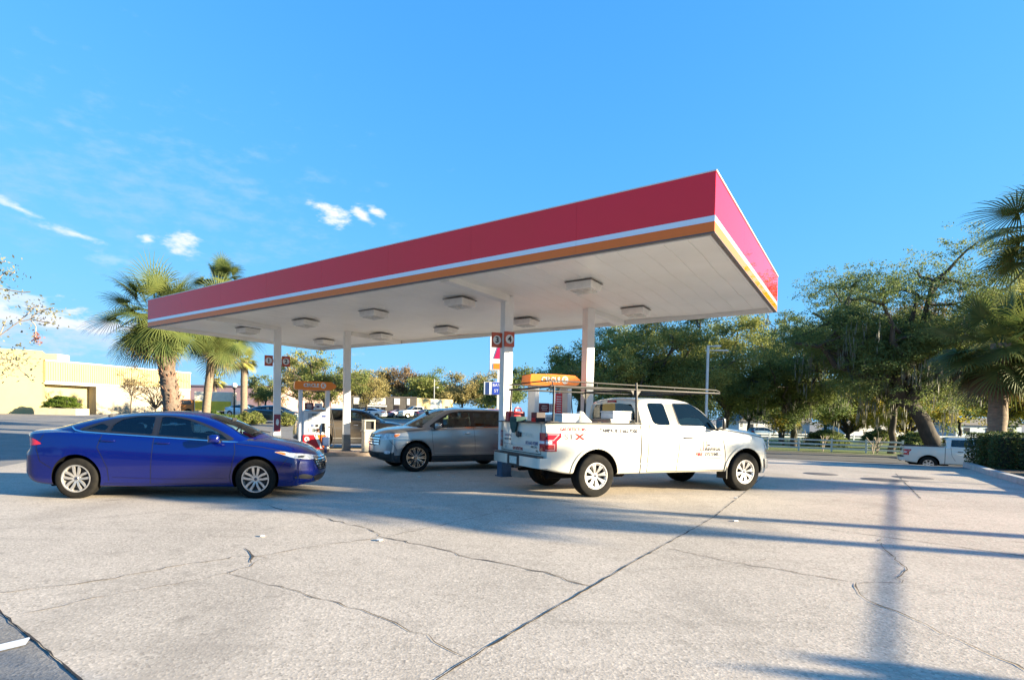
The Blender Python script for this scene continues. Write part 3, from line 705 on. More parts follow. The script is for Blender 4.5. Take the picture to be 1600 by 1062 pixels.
def wheel(parent, x, y, R_, rr, wd, style, side, rim_m, steer=0, name='wheel'):
    """tyre part with rim sub-part; side=+1 left, -1 right (outer face)"""
    b = MB(); h = wd/2
    prof = [(rr-.01, -h*.9), (rr+.012, -h), (R_*.90, -h*1.02), (R_*.965, -h*.93), (R_*.995, -h*.72), (R_, -h*.4), (R_, h*.4), (R_*.995, h*.72), (R_*.965, h*.93), (R_*.90, h*1.02), (rr+.012, h), (rr-.01, h*.9)]
    b.lathe(prof, 48, 'Y', closed=True)
    for g in (-.45, -.15, .15, .45): b.lathe([(R_+.0015, h*g-.004), (R_+.0015, h*g+.004)], 48, 'Y')
    t = b.build(name, TYRE, parent, smooth=50); t.location = (x, y, R_); t.rotation_euler = (0, 0, steer)
    s = side; b = MB()
    o_ = s*h   # outer face
    b.lathe([(rr+.006, o_*.96), (rr+.004, o_*1.0), (rr-.012, o_*1.0), (rr-.022, o_*.86), (rr-.03, o_*.2), (rr-.03, -o_*.8)], 48, 'Y')
    b.lathe([(0, o_*.80), (.028, o_*.80), (.032, o_*.74)], 20, 'Y')
    def spoke(a, r0, r1, w0, w1, d0, d1, th=.022, a1=None):
        a1 = a if a1 is None else a1; vs = []
        for (r, w, d, q) in ((r0, w0, d0, a), ((r0+r1)/2, (w0+w1)/2, d0*.45+d1*.55+.008, (a+a1)/2), (r1, w1, d1, a1)):
            ca, sa = math.cos(q), math.sin(q)
            for (yy, ww) in ((d, w), (d-th, w*1.2)):
                for sg in (-1, 1): vs.append((r*ca-sg*ww/2*sa, s*yy, r*sa+sg*ww/2*ca))
        f = []
        for q in (0, 4): f += [[q, q+1, q+5, q+4], [q+2, q+6, q+7, q+3], [q, q+4, q+6, q+2], [q+1, q+3, q+7, q+5]]
        b.add(vs, f)
    hr = rr-.02; fo = h*.90; fi = h*.72
    if style == 'twin5':
        b.lathe([(0, s*fi), (.050, s*(fi+.004)), (.062, s*(fi-.02))], 24, 'Y')
        for k in range(5):
            a = 2*math.pi*k/5+.3
            for q in (-1, 1): spoke(a+q*.40, .03, hr+.008, .030, .040, fi, fo, a1=a+q*.22)
    elif style == 'petal8':
        b.lathe([(0, s*fi), (.055, s*(fi+.004)), (.07, s*(fi-.015))], 24, 'Y')
        for k in range(8):
            a = 2*math.pi*k/8+.2
            for q in (-1, 1): spoke(a+q*.06, .05, hr+.008, .022, .030, fi, fo, a1=a+q*.13)
            spoke(a, hr*.5, hr+.008, .02, .05, fi-.004, fo-.004)
        b.lathe([(hr*.90, s*(fo-.012)), (hr+.012, s*fo), (hr+.012, s*(fo-.03))], 48, 'Y')
    elif style == 'multi10':
        b.lathe([(0, s*fi), (.06, s*(fi+.004)), (.075, s*(fi-.02))], 24, 'Y')
        for k in range(10):
            a = 2*math.pi*k/10
            for q in (-1, 1): spoke(a+q*.11, .05, hr+.008, .011, .020, fi, fo, a1=a+q*.10)
    else:
        b.lathe([(0, s*fi), (.08, s*(fi+.004)), (.10, s*(fi-.02))], 24, 'Y')
        for k in range(6 if style == 'six' else 8):
            a = 2*math.pi*k/(6 if style == 'six' else 8); spoke(a, .06, hr+.008, .05, .075, fi, fo)
    rim = b.build('rim', rim_m, t, smooth=35)
    b = MB(); b.lathe([(0, s*h*.30), (rr-.028, s*h*.30)], 32, 'Y'); b.lathe([(.0, s*h*.36), (rr*.72, s*h*.36), (rr*.72, s*h*.31)], 32, 'Y'); b.build('brake_and_backing', mat('brake_dark', (.03, .03, .032), .6), t)  # brake disc plus a dark backing, coloured as the shade between spokes
    b = MB(); b.lathe([(0, s*(fi+.012)), (.024, s*(fi+.012)), (.030, s*(fi+.002))], 20, 'Y'); b.build('hub_cap', mat('cap_dark', (.03, .035, .06), .3, coat=.5), t, smooth=30)
    return t
def vehicle(sp, parent, paint, matfn=None, extra_mats=()):
    """sp: spec dict. returns bvh of the finished shell"""
    x0, x1 = sp['x']; zmid = .45
    def sect(x):
        zb = pl(sp['zb'], x); w = pl(sp['w'], x); zs = pl(sp['zs'], x); zc = pl(sp['zc'], x); h = zs-zb
        sh = sp.get('sh', .10); cr = sp.get('crease', .012)
        P = [(w-.10, zb), (w-.045, zb+.018), (w-.028, zb+.07), (w-.02, zb+.16*h), (w-.012+cr*.0, zb+.30*h), (w, zb+.45*h), (w-.001, zb+.60*h), (w-.012, zb+.74*h), (w-.022-cr, zb+.86*h), (w-.040-cr, zb+.95*h), (w-.066-cr, zs)]
        T = [(w-sh-.03, zs+(zc-zs)*.25), (w*.78, zs+(zc-zs)*.55), (w*.55, zs+(zc-zs)*.82), (w*.28, zs+(zc-zs)*.96), (0.0, zc)]
        return [(0.0, zb), (w*.5, zb), (w-.16, zb)]+catmull(P, 3)+catmull([P[-1]]+T, 2)[1:]
    def warp(x, y, z):
        yn = min(1, abs(y)/pl(sp['w'], x)) if True else 0
        if x > x1-.6:
            s = ((x-(x1-.6))/.6)**2; x -= s*(sp['planf'][0]*yn**sp['planf'][1]+pl(sp['proff'], z))
        elif x < x0+.5:
            s = ((x0+.5-x)/.5)**2; x += s*(sp['planr'][0]*yn**sp['planr'][1]+pl(sp['profr'], z))
        return (x, y, z)
    me = loft(lin(x0, x1, 90), sect, warp, 16); me.materials.append(paint); me.materials.append(DARKM)
    for e in extra_mats: me.materials.append(e)
    body = link('body', me, None)
    for p_ in me.polygons: p_.material_index = 0
    # wheel arches (the cutter carries the dark well material)
    for xa in sp['axles']:
        b = MB(); b.lathe([(0, -1.4), (sp['arch'], -1.4), (sp['arch'], -(sp['w0']-.34)), (0, -(sp['w0']-.34))], 40, 'Y', c=(xa, 0, sp['R']+.015))
        b.lathe([(0, 1.4), (sp['arch'], 1.4), (sp['arch'], sp['w0']-.34), (0, sp['w0']-.34)], 40, 'Y', c=(xa, 0, sp['R']+.015))
        c = b.build('cut', DARKM); boolean(body, c)
    if 'bed' in sp:
        bx0, bx1, by, bz = sp['bed']; b = MB(); b.box(((bx0+bx1)/2, 0, bz+1), (bx1-bx0, by*2, 2)); c = b.build('cut', sp.get('bedmat', DARKM)); boolean(body, c)
    if 'cavity' in sp:
        bx0, bx1, by, bz = sp['cavity']; b = MB(); b.box(((bx0+bx1)/2, 0, bz+1), (bx1-bx0, by*2, 2)); boolean(body, b.build('cut', INTR))
    me = body.data
    if matfn:
        for p_ in me.polygons:
            if me.materials[p_.material_index] == paint:
                r = matfn(p_.center)
                if r: p_.material_index = me.materials.find(r.name) if me.materials.find(r.name) >= 0 else 0
    shade(me, 32); body.parent = parent
    # greenhouse
    g = sp['gh']; gx0, gx1 = g['x']
    def gsect(x):
        zt = pl(g['zt'], x); zb = pl(g['zb'], x)-.05; hh = max(zt-zb, .012)
        H0 = g['ztop']-g['zbelt']
        def yw(z): return (g['wb']+(g['wt']-g['wb'])*min(1.1, max(-.1, (z-g['zbelt'])/H0)))-pl(g['pl'], x)
        cr = min(g.get('crown', .05), hh*.4); r = min(g.get('r', .10), (hh-cr)*.7); ze = zt-cr
        P = [(yw(zb+(ze-r-zb)*k/5), zb+(ze-r-zb)*k/5) for k in range(6)]
        yt = yw(ze)-r*.9
        for k in range(1, 6): a = math.pi/2*k/6; P.append((yw(ze-r+math.sin(a)*r)-r*.9*(1-math.cos(a)), ze-r+math.sin(a)*r))
        ytop = P[-1][0]; z1 = P[-1][1]
        for k in range(1, 8): q = 1-k/7; P.append((ytop*q, z1+(zt-z1)*(1-q*q)))
        return [(0.0, zb)]+P
    def gwarp(x, y, z):
        yn = abs(y)/g['wb']
        if x > gx1-g['cf'][1]: x -= g['cf'][0]*yn**2.2*ss(gx1-g['cf'][1], gx1, x)
        if x < gx0+g['cr'][1]: x += g['cr'][0]*yn**2.2*(1-ss(gx0, gx0+g['cr'][1], x))
        return (x, y, z)
    me = loft(lin(gx0, gx1, 72), gsect, gwarp, 10); me.materials.append(paint); shade(me, 38)
    cab = link('roof', me, parent)
    def bvh_of(*obs):
        V_ = []; F_ = []
        for o in obs:
            k = len(V_); V_ += [v.co.copy() for v in o.data.vertices]; F_ += [[i+k for i in p.vertices] for p in o.data.polygons]
        return BVHTree.FromPolygons(V_, F_)
    return body, cab, bvh_of(body, cab), bvh_of(cab), bvh_of(body)
def open_cab(cab, ztop, sides, tops=(), backs=(), xb=0):
    """hollow the roof shell and cut the window openings through it"""
    par = cab.parent; cab.parent = None; bpy.context.view_layer.update()
    me = cab.data; xs_ = [v.co.x for v in me.vertices]; xc = (min(xs_)+max(xs_))/2
    inn = me.copy()
    for v in inn.vertices: v.co = Vector((xc+(v.co.x-xc)*.97, v.co.y*.95, (ztop-.03)-(ztop-v.co.z)*1.25))
    inn.materials.clear(); inn.materials.append(INTR); boolean(cab, link('cut', inn))
    for p in sides: b = MB(); b.prism(p, -3, 3, 'XZ'); boolean(cab, b.build('cut', mat('window_frame_black')))
    for p in tops: b = MB(); b.prism(p, .3, 3, 'XY'); boolean(cab, b.build('cut', mat('window_frame_black')))
    for p in backs: b = MB(); b.prism(p, -6, xb, 'YZ'); boolean(cab, b.build('cut', mat('window_frame_black')))
    shade(cab.data, 38); cab.parent = par
def grow(poly, d):
    """pull an outline towards its middle by about |d|, dropping doubled points"""
    n = len(poly); cx = sum(p[0] for p in poly)/n; cy = sum(p[1] for p in poly)/n
    rx_ = max(abs(p[0]-cx) for p in poly); ry_ = max(abs(p[1]-cy) for p in poly); out = []
    for p in poly:
        q = (cx+(p[0]-cx)*(1+d/rx_), cy+(p[1]-cy)*(1+d/ry_))
        if not out or (math.dist(out[-1], q) > 2e-3 and math.dist(out[0], q) > 2e-3): out.append(q)
    return out
def seat(parent, x, y, z, w=.48, h=.62, head=True):
    b = MB(); b.box((x, y, z+h/2), (.16, w, h), bev=.05, M=Matrix.Rotation(-.15, 4, 'Y')); b.box((x+.25, y, z-.02), (.5, w, .14), bev=.04)
    if head: b.box((x-.07, y, z+h+.10), (.10, .26, .17), bev=.045)
    b.build('seat', SEATM, parent)
def cabin(parent, fx, rx_, z, dash, w, ztop):
    for s in (-1, 1): seat(parent, fx, s*w*.5, z)
    if rx_ is not None:
        for s in (-1, 1): seat(parent, rx_, s*w*.45, z, w=.60)
    b = MB(); b.box((dash, 0, z+.30), (.45, w*2.0, .22), bev=.07); b.box((dash-.12, w*.5, z+.44), (.2, .4, .07), bev=.03); b.build('dashboard', INTR, parent)
    b = MB(); c = Vector((dash-.36, w*.5, z+.42)); b.tube([c+Vector((.07*math.sin(t), .18*math.cos(t), .17*math.sin(t))) for t in [math.pi*2*k/18 for k in range(19)]], .014, 6); b.build('steering_wheel', INTR, parent, smooth=60)
    b = MB(); b.box((dash-.30, 0, ztop-.14), (.03, .22, .07), bev=.02); b.build('rear_view_mirror', INTR, parent)
def both(name, bvh, polys, m, parent, **k):
    drape(name, bvh, polys, 'R', m, parent, **k); drape(name, bvh, polys, 'L', m, parent, **k)
def mirrors(parent, x, y, z, m, sz=(.20, .17, .15), arm=.09, m2=None):
    for s in (1, -1):
        b = MB(); b.box((x, s*(y+sz[1]/2), z), sz, bev=min(sz)*.4, rz=-s*.15); mo = b.build('mirror', m, parent, smooth=60)
        b = MB(); b.tube([(x+.04, s*(y-arm-.02), z-sz[2]*.55), (x+.02, s*(y+.03), z-sz[2]*.25)], .028, 8); b.build('mirror_arm', PLAST, mo)
        b = MB(); b.box((x-sz[0]/2-.001, s*(y+sz[1]/2), z), (.006, sz[1]*.8, sz[2]*.75), rz=-s*.15, bev=.002); b.build('mirror_glass', CHROME, mo)
def handle(parent, bvh, x, z, m, l=.20, sides=(1, -1)):
    for s in sides:
        h, n, i, d = bvh.ray_cast(Vector((x, s*4, z)), Vector((0, -s, 0)))
        if h is None: continue
        b = MB(); b.box((x, h.y+s*.022, z), (l, .022, .034), bev=.01); b.box((x-l*.42, h.y+s*.006, z), (.025, .03, .026)); b.box((x+l*.42, h.y+s*.006, z), (.025, .03, .026)); b.build('door_handle', m, parent, smooth=40)
def on_front(name, bvh, polys, m, parent, a=0, off=.006, step=.05):
    """drape from the front, looking back and turned by a (rad) outwards; u is along the turned lateral axis"""
    for s in ((1, -1) if a else (1,)):
        D = Vector((-math.cos(a), -s*math.sin(a), 0)); U = Vector((-math.sin(a)*1, s*math.cos(a), 0))
        drape(name, bvh, polys, (Vector((0, 0, 0))-D*6, U, Vector((0, 0, 1)), D), m, parent, off=off, step=step)

# ------------------------------------------------------------------ blue sedan
def place_vehicle(name, rear, front, half, lab, cat, group=None):
    """rear/front: ground points under the outer faces of the wheels on the side nearest the camera"""
    a, c = Vector(rear), Vector(front); t = (c-a).normalized(); rn = Vector((t.y, -t.x))
    if rn.y > 0: rn = -rn
    mid = (a+c)/2-rn*half
    return empty(name, (mid.x, mid.y, 0), math.atan2(t.y, t.x), lab, cat, group)
BLUE = mat('blue_metallic', (.0, .005, .105), .25, metal=.1, coat=.65, coat_r=.03)
car = place_vehicle('sedan_car', (-6.348, 9.03), (-3.507, 9.348), .92, 'glossy royal blue sedan with silver twin spoke wheels, side on at the left', 'car')
sp = dict(x=(-2.45, 2.46), w0=.925, R=.335, arch=.385, axles=(-1.425, 1.425), sh=.10, crease=.010, cavity=(-1.45, 1.28, .70, .52),
  zb=[(-2.45, .34), (-2.0, .24), (-1.4, .20), (1.4, .19), (2.1, .20), (2.46, .24)],
  w=[(-2.45, .80), (-2.1, .88), (-1.5, .920), (-.5, .915), (.5, .915), (1.4, .925), (2.0, .89), (2.46, .78)],
  zs=[(-2.45, 1.01), (-2.2, 1.06), (-1.7, 1.09), (-1.2, 1.07), (0, 1.0), (1.0, .95), (1.6, .89), (2.1, .80), (2.46, .70)],
  zc=[(-2.45, 1.08), (-2.25, 1.13), (-1.9, 1.14), (-1.0, 1.1), (1.0, 1.04), (1.42, 1.02), (1.8, .965), (2.2, .86), (2.46, .77)],
  planf=(.34, 3.0), proff=[(.18, .14), (.3, .04), (.45, 0), (.6, .01), (.7, .06), (.8, .16)], planr=(.22, 3.2), profr=[(.3, .05), (.45, .0), (.7, .0), (.85, .07), (1.0, .05), (1.1, .03)],
  gh=dict(x=(-2.18, 1.50), zbelt=1.0, ztop=1.47, wb=.845, wt=.60, crown=.06, r=.11, cf=(.32, .9), cr=(.22, .8),
    zb=[(-2.2, 1.10), (-1.2, 1.06), (0, .98), (1.5, .92)],
    zt=[(-2.18, 1.125), (-1.9, 1.20), (-1.5, 1.31), (-1.1, 1.395), (-.6, 1.455), (-.15, 1.475), (.3, 1.455), (.6, 1.395), (.95, 1.27), (1.25, 1.13), (1.50, 1.01)],
    pl=[(-2.2, .16), (-1.6, .06), (-1.0, .0), (.4, 0), (1.5, .07)]))
body, cab, bv, bc, bb = vehicle(sp, car, BLUE)
# windows
rq = rpoly([(-1.40, 1.135), (-1.02, 1.115), (-.98, 1.20), (-1.10, 1.255)], .03)
rw = rpoly([(-.96, 1.105), (-.27, 1.055), (-.27, 1.375), (-.55, 1.375), (-.80, 1.325), (-.93, 1.23)], .05)
fw = rpoly([(-.19, 1.05), (.98, .985), (.80, 1.12), (.55, 1.235), (.25, 1.335), (-.02, 1.375), (-.19, 1.378)], .05)
FRAME = mat('window_frame_black', (.012, .012, .013), .3, coat=.4)
dlo = chaikin([(-1.52, 1.125), (-1.0, 1.085), (0, 1.03), (1.12, .965), (.85, 1.13), (.55, 1.265), (.25, 1.36), (-.1, 1.395), (-.55, 1.393), (-.95, 1.33), (-1.25, 1.235)], 2)
FH = [grow(p, -.012) for p in (rq, rw, fw)]
both('window_frame', bc, [dlo], FRAME, car, off=.004, step=.022, holes=FH)
for p in (rq, rw, fw): both('side_window', bc, [p], GLASS, car, off=.001)
both('window_seal', bc, [q for p in (rq, rw, fw) for q in ribbon(p+p[:1], .022)], FRAME, car, off=.007, step=.04)
belt = [(-1.60, 1.175), (-1.52, 1.125), (-1.40, 1.102), (-1.0, 1.074), (0, 1.018), (1.10, .955)]
both('chrome_strip', bc, ribbon(belt, .018), CHROME, car, off=.010, step=.03)
WS = chaikin([(1.30, -.66), (1.36, 0), (1.30, .66), (.78, .56), (.52, .50), (.50, 0), (.52, -.50), (.78, -.56)], 2)
drape('windscreen', bc, [WS], 'T', GLASS2, car, off=.005)
RWN = chaikin([(-2.0, -.52), (-2.02, 0), (-2.0, .52), (-1.5, .52), (-1.12, .47), (-1.10, 0), (-1.12, -.47), (-1.5, -.52)], 2)
drape('rear_window', bc, [RWN], 'T', GLASS, car, off=.005)
# panel gaps
for seam in ([(-.235, 1.03), (-.24, .80), (-.26, .45), (-.27, .25)], [(1.06, .95), (1.09, .80), (1.04, .55), (1.0, .38), (1.02, .26)], [(-1.05, 1.05), (-1.10, .85), (-1.02, .70), (-.94, .52), (-.92, .30)],
             [(-1.0, .255), (0, .25), (1.0, .255)], [(1.10, .93), (1.5, .885), (1.95, .80)], [(-1.95, 1.05), (-2.05, .85), (-1.98, .62), (-1.80, .50)], [(2.0, .79), (1.90, .62), (1.82, .5)]):
    both('panel_gap', bv, ribbon(seam, .007), SEAM, car, off=.003, step=.03)
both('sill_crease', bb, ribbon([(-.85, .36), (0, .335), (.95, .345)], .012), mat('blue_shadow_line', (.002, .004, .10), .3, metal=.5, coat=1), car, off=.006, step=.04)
# lamps
for s in ('R', 'L'):
    drape('tail_lamp', bb, [chaikin([(-2.46, .98), (-2.46, .87), (-2.28, .855), (-2.02, .885), (-1.95, .90), (-2.10, .985), (-2.28, 1.02), (-2.42, 1.02)], 1)], s, REDL, car, off=.008, step=.03)
    drape('headlight', bb, [chaikin([(1.72, .800), (1.80, .775), (2.02, .70), (2.25, .655), (2.36, .66), (2.40, .70), (2.30, .735), (2.05, .775), (1.85, .81)], 1)], s, CLEARL, car, off=.008, step=.03)
    drape('turn_signal', bb, [chaikin([(1.735, .797), (1.80, .780), (1.90, .745), (1.93, .775), (1.84, .803)], 1)], s, AMB, car, off=.011, step=.03)
    drape('headlight_projector', bb, [chaikin([(2.10, .70), (2.17, .685), (2.20, .71), (2.16, .735), (2.10, .73)], 1)], s, mat('lamp_dark', (.05, .055, .06), .1, coat=1), car, off=.011, step=.03)
    drape('fog_lamp_recess', bb, [chaikin([(2.02, .36), (2.30, .30), (2.34, .36), (2.20, .42)], 1)], s, PLAST, car, off=.005, step=.03)
on_front('tail_panel', bb, [], SEAM, car) if 0 else None
grl = chaikin([(-.54, .70), (.54, .70), (.50, .56), (.40, .45), (-.40, .45), (-.50, .56)], 1)
drape('grille', bb, [grl], 'F', PLAST, car, off=.006, step=.04)
for k in range(6):
    z = .475+k*.041; w = .40+.10*min(1, (z-.45)/.12); drape('grille_bar', bb, [[(-w, z), (w, z), (w, z+.022), (-w, z+.022)]], 'F', CHROME, car, off=.022, step=.04)
drape('lower_grille', bb, [chaikin([(-.55, .38), (.55, .38), (.45, .26), (-.45, .26)], 1)], 'F', PLAST, car, off=.006, step=.04)
drape('rear_plate', bb, [[(-.17, .62), (.17, .62), (.17, .77), (-.17, .77)]], 'B', PLATE, car, off=.008)
handle(car, bb, -.02-.05, .935, BLUE); handle(car, bb, -.98+.05, .965, BLUE)
mirrors(car, .78, .90, 1.02, BLUE, (.17, .19, .14))
b = MB(); b.tube([(-.95, 0, 1.40), (-1.20, 0, 1.53)], [.006, .003], 6); b.build('antenna', PLAST, car)
b = MB(); b.tube([(1.34, .50, 1.085), (1.28, .1, 1.13), (1.27, -.4, 1.11)], .010, 6); b.build('wiper', PLAST, car)
for (x, s) in ((-1.425, 1), (-1.425, -1), (1.425, 1), (1.425, -1)): wheel(car, x, s*.80, .335, .222, .225, 'twin5', s, ALLOY)
b = MB(); b.box((0, 0, .24), (3.9, 1.3, .12)); b.build('underbody', DARKM, car)
open_cab(cab, 1.475, FH, [grow(WS, -.02), grow(RWN, -.02)])
cabin(car, -.18, -1.05, .60, 1.12, .70, 1.47)

# ------------------------------------------------------------------ pickups
WPAINT = mat('white_car_paint', (.64, .61, .52), .30, coat=1, coat_r=.03)
LINER = mat('bed_liner', (.05, .05, .052), .75, bump=.5, bump_scale=120)
LT = mat('lettering_grey', (.03, .03, .045), .7, spec=.2); LR = mat('lettering_red', (.40, .02, .02), .7, spec=.2); LB = mat('lettering_blue', (.05, .09, .22), .45)
def pickup(o, crew=False, wb=3.68, bedlen=2.02, rim='petal8', detail=True):
    fr = wb/2; rx = -wb/2
    X1 = fr+.95; X0 = rx-1.10
    cabx = X0+.10+bedlen
    sp = dict(x=(X0, X1), w0=1.0, R=.40, arch=.485, axles=(rx, fr), sh=.09, crease=.006,
      zb=[(X0, .52), (rx-.5, .44), (rx, .42), (fr-.6, .41), (fr+.4, .36), (X1, .34)],
      w=[(X0, .985), (rx, 1.005), (0, .99), (fr-.7, .99), (fr, 1.01), (fr+.5, .98), (X1, .86)],
      zs=[(X0, 1.365), (cabx, 1.36), (0, 1.34), (fr-.55, 1.30), (fr-.2, 1.25), (fr+.45, 1.17), (X1, 1.04)],
      zc=[(X0, 1.375), (cabx, 1.37), (fr-.75, 1.36), (fr-.3, 1.345), (fr+.4, 1.27), (X1-.1, 1.15), (X1, 1.12)],
      planf=(.20, 3.2), proff=[(.3, .10), (.45, .01), (.6, 0), (.9, .02), (1.05, .05), (1.2, .12)], planr=(.06, 5), profr=[(.4, .10), (.6, .03), (.9, .0), (1.4, .0)],
      bed=(X0+.10, cabx-.10, .82, .88), bedmat=LINER, cavity=(cabx+.14, fr-.62, .82, .75),
      gh=dict(x=(cabx+.02, fr-.38), zbelt=1.36, ztop=1.89, wb=.945, wt=.755, crown=.05, r=.075, cf=(.24, .8), cr=(.03, .3),
        zb=[(-3, 1.34), (0, 1.33), (2, 1.26)],
        zt=[(cabx+.0, 1.80), (cabx+.04, 1.865), (cabx+.14, 1.905), (cabx+.7, 1.925), (fr-1.75, 1.925), (fr-1.42, 1.885), (fr-1.15, 1.77), (fr-.75, 1.53), (fr-.38, 1.31)],
        pl=[(cabx, .03), (cabx+.3, 0), (fr-1.2, 0), (fr-.38, .05)]))
    body, cab, bv, bc, bb = vehicle(sp, o, WPAINT)
    # glass
    if not crew:
        q = [(cabx+.30, 1.40), (cabx+.40, 1.36), (cabx+.72, 1.35), (cabx+.645, 1.79), (cabx+.24, 1.785)]; q = rpoly(q, .07); both('quarter_window', bc, [q], PRIV, o, off=.002)
        wx = cabx+.93
        both('door_pillar', bc, [[(cabx+.745, 1.345), (wx-.02, 1.345), (wx-.08, 1.775), (cabx+.67, 1.775)]], mat('pillar_tan', (.26, .20, .14), .35, coat=.6), o, off=.004)
    else:
        wx = cabx+1.27
        q = rpoly([(cabx+.22, 1.39), (wx-.10, 1.365), (wx-.14, 1.76), (cabx+.26, 1.765)], .05); both('rear_door_window', bc, [q], PRIV, o, off=.002)
        both('door_pillar', bc, [[(wx-.09, 1.365), (wx-.02, 1.365), (wx-.06, 1.765), (wx-.12, 1.765)]], mat('window_frame_black'), o, off=.006)
    dw = rpoly([(wx, 1.345), (fr-1.15, 1.335), (fr-.95, 1.28), (fr-.76, 1.29), (fr-.86, 1.43), (fr-1.12, 1.65), (fr-1.34, 1.785), (wx-.07, 1.79)], .06)
    both('front_door_window', bc, [dw], GLASS, o, off=.002)
    both('window_trim', bc, [p for p in ribbon(dw+dw[:1], .016)], mat('window_frame_black'), o, off=.008, step=.03)
    WS = chaikin([(fr-.50, -.74), (fr-.44, 0), (fr-.50, .74), (fr-1.12, .62), (fr-1.38, .56), (fr-1.36, 0), (fr-1.38, -.56), (fr-1.12, -.62)], 2)
    drape('windscreen', bc, [WS], 'T', GLASS2, o, off=.005)
    drape('rear_window', bc, [chaikin([(-.76, 1.42), (.76, 1.42), (.64, 1.78), (-.64, 1.78)], 2)], 'B', PRIV, o, off=.006)
    drape('third_brake_light', bc, [[(-.16, 1.80), (.16, 1.80), (.15, 1.84), (-.15, 1.84)]], 'B', REDL, o, off=.014)
    # gaps
    seams = [[(cabx-.01, 1.36), (cabx-.01, .44)], [(wx-.03, 1.33), (wx-.02, .9), (wx-.06, .46)], [(fr-.74, 1.30), (fr-.62, 1.1), (fr-.56, .8), (fr-.54, .62), (fr-.56, .45)], [(cabx+.22, 1.36), (cabx+.16, 1.0), (cabx+.15, .46)] if not crew else [(wx-1.05, 1.36), (wx-1.0, .9), (wx-.85, .62)],
             [(cabx+.15, .455), (fr-.56, .45)], [(fr-.70, 1.28), (fr, 1.205), (fr+.50, 1.12)]]
    for s_ in seams: both('panel_gap', bv, ribbon(s_, .012 if s_ is not seams[0] else .022), SEAM, o, off=.004, step=.05)
    both('body_crease', bb, ribbon([(rx+.55, .62), (0, .60), (fr-.56, .62)], .014), mat('white_shadow_crease', (.62, .61, .58), .3, coat=1), o, off=.006, step=.06)
    # arch lips
    for s in ('R', 'L'):
        for xa in (rx, fr):
            arc = [(xa+.515*math.cos(t), .415+.515*math.sin(t)) for t in [math.pi*k/22-.05 for k in range(24)]]
            drape('wheel_arch', bb, ribbon(arc, .055), s, WPAINT, o, off=.016, step=.04)
        # lamps
        tl = [(X0+.02, 1.19), (X0+.34, 1.19), (X0+.35, 1.12), (X0+.25, 1.04), (X0+.25, .86), (X0+.02, .86)]
        drape('tail_lamp', bb, [tl], s, REDL, o, off=.012, step=.04)
        drape('tail_lamp_insert', bb, ribbon([(X0+.03, 1.165), (X0+.30, 1.165), (X0+.18, 1.06), (X0+.03, 1.06)], .016)+ribbon([(X0+.03, .985), (X0+.20, .985), (X0+.20, .885), (X0+.03, .885)], .016), s, mat('lens_pink', (.75, .30, .30), .15, coat=1), o, off=.017, step=.04)
        drape('reversing_lamp', bb, [[(X0+.02, 1.045), (X0+.15, 1.045), (X0+.15, .995), (X0+.02, .995)]], s, mat('lens_white', (.72, .72, .75), .1, coat=1), o, off=.016, step=.04)
        drape('headlight', bb, [chaikin([(X1-.42, 1.02), (X1+.1, 1.0), (X1+.1, .78), (X1-.28, .80), (X1-.36, .9)], 1)], s, CLEARL, o, off=.010, step=.04)
        drape('front_bumper_side', bb, [[(X1-.42, .68), (X1+.1, .66), (X1+.1, .46), (X1-.36, .46)]], s, WPAINT, o, off=.03, step=.05)
    for y_ in (-1, 1):
        a, c = sorted((y_*.83, y_*.955))
        drape('tail_lamp', bb, [[(a, .86), (c, .86), (c, 1.19), (a, 1.19)]], 'B', REDL, o, off=.012, step=.04, keep=lambda h: h.x < X0+.25)
        drape('reversing_lamp', bb, [[(a+.02, .995), (c-.01, .995), (c-.01, 1.045), (a+.02, 1.045)]], 'B', mat('lens_white'), o, off=.017, step=.04, keep=lambda h: h.x < X0+.25)
    drape('grille', bb, [chaikin([(-.66, 1.06), (.66, 1.06), (.62, .74), (-.62, .74)], 1)], 'F', PLAST, o, off=.01, step=.08)
    for z in (.84, .95): drape('grille_bar', bb, [[(-.64, z-.03), (.64, z-.03), (.64, z+.03), (-.64, z+.03)]], 'F', CHROME, o, off=.03, step=.08)
    drape('front_bumper', bb, [[(-.80, .46), (.80, .46), (.82, .66), (-.82, .66)]], 'F', WPAINT, o, off=.05, step=.08)
    # tailgate: recess lines, handle, badge, plate
    b = MB(); b.box((X0+.0, 0, 1.372), (.10, 1.86, .022), bev=.008)
    for s in (-1, 1): b.box(((X0+cabx)/2, s*.895, 1.378), (cabx-X0-.1, .15, .020), bev=.006)
    b.build('bed_rail_cap', PLAST, o)
    drape('panel_gap', bb, ribbon([(-.82, 1.35), (-.82, .80), (.82, .80), (.82, 1.35)], .012), 'B', SEAM, o, off=.004)
    drape('tailgate_crease', bb, ribbon([(-.70, 1.25), (.70, 1.25)], .014)+ribbon([(-.62, .95), (.62, .95)], .02), 'B', mat('white_shadow_crease'), o, off=.006)
    b = MB(); b.box((X0-.012, 0, 1.135), (.05, .20, .085), bev=.02); b.lathe([(0, -.05), (.055, -.045), (.06, -.02)], 20, 'X', c=(X0, 0, 1.135)); b.build('tailgate_handle', PLAST, o, smooth=40)
    b = MB(); b.box((X0-.055, 0, .755), (.13, 1.90, .035), bev=.01); b.box((X0-.07, 0, .63), (.10, .56, .22), bev=.02); b.box((X0-.03, 0, .52), (.10, .10, .08)); b.build('bumper_step', PLAST, o)
    for s in (-1, 1):
        b = MB(); b.prism([(X0-.13, s*.27), (X0-.13, s*.89), (X0-.08, s*.98), (X0+.14, s*1.00), (X0+.14, s*.93), (X0-.0, s*.90), (X0-.05, s*.27)], .555, .738)
        bo = b.build('rear_bumper', WPAINT, o, smooth=30)
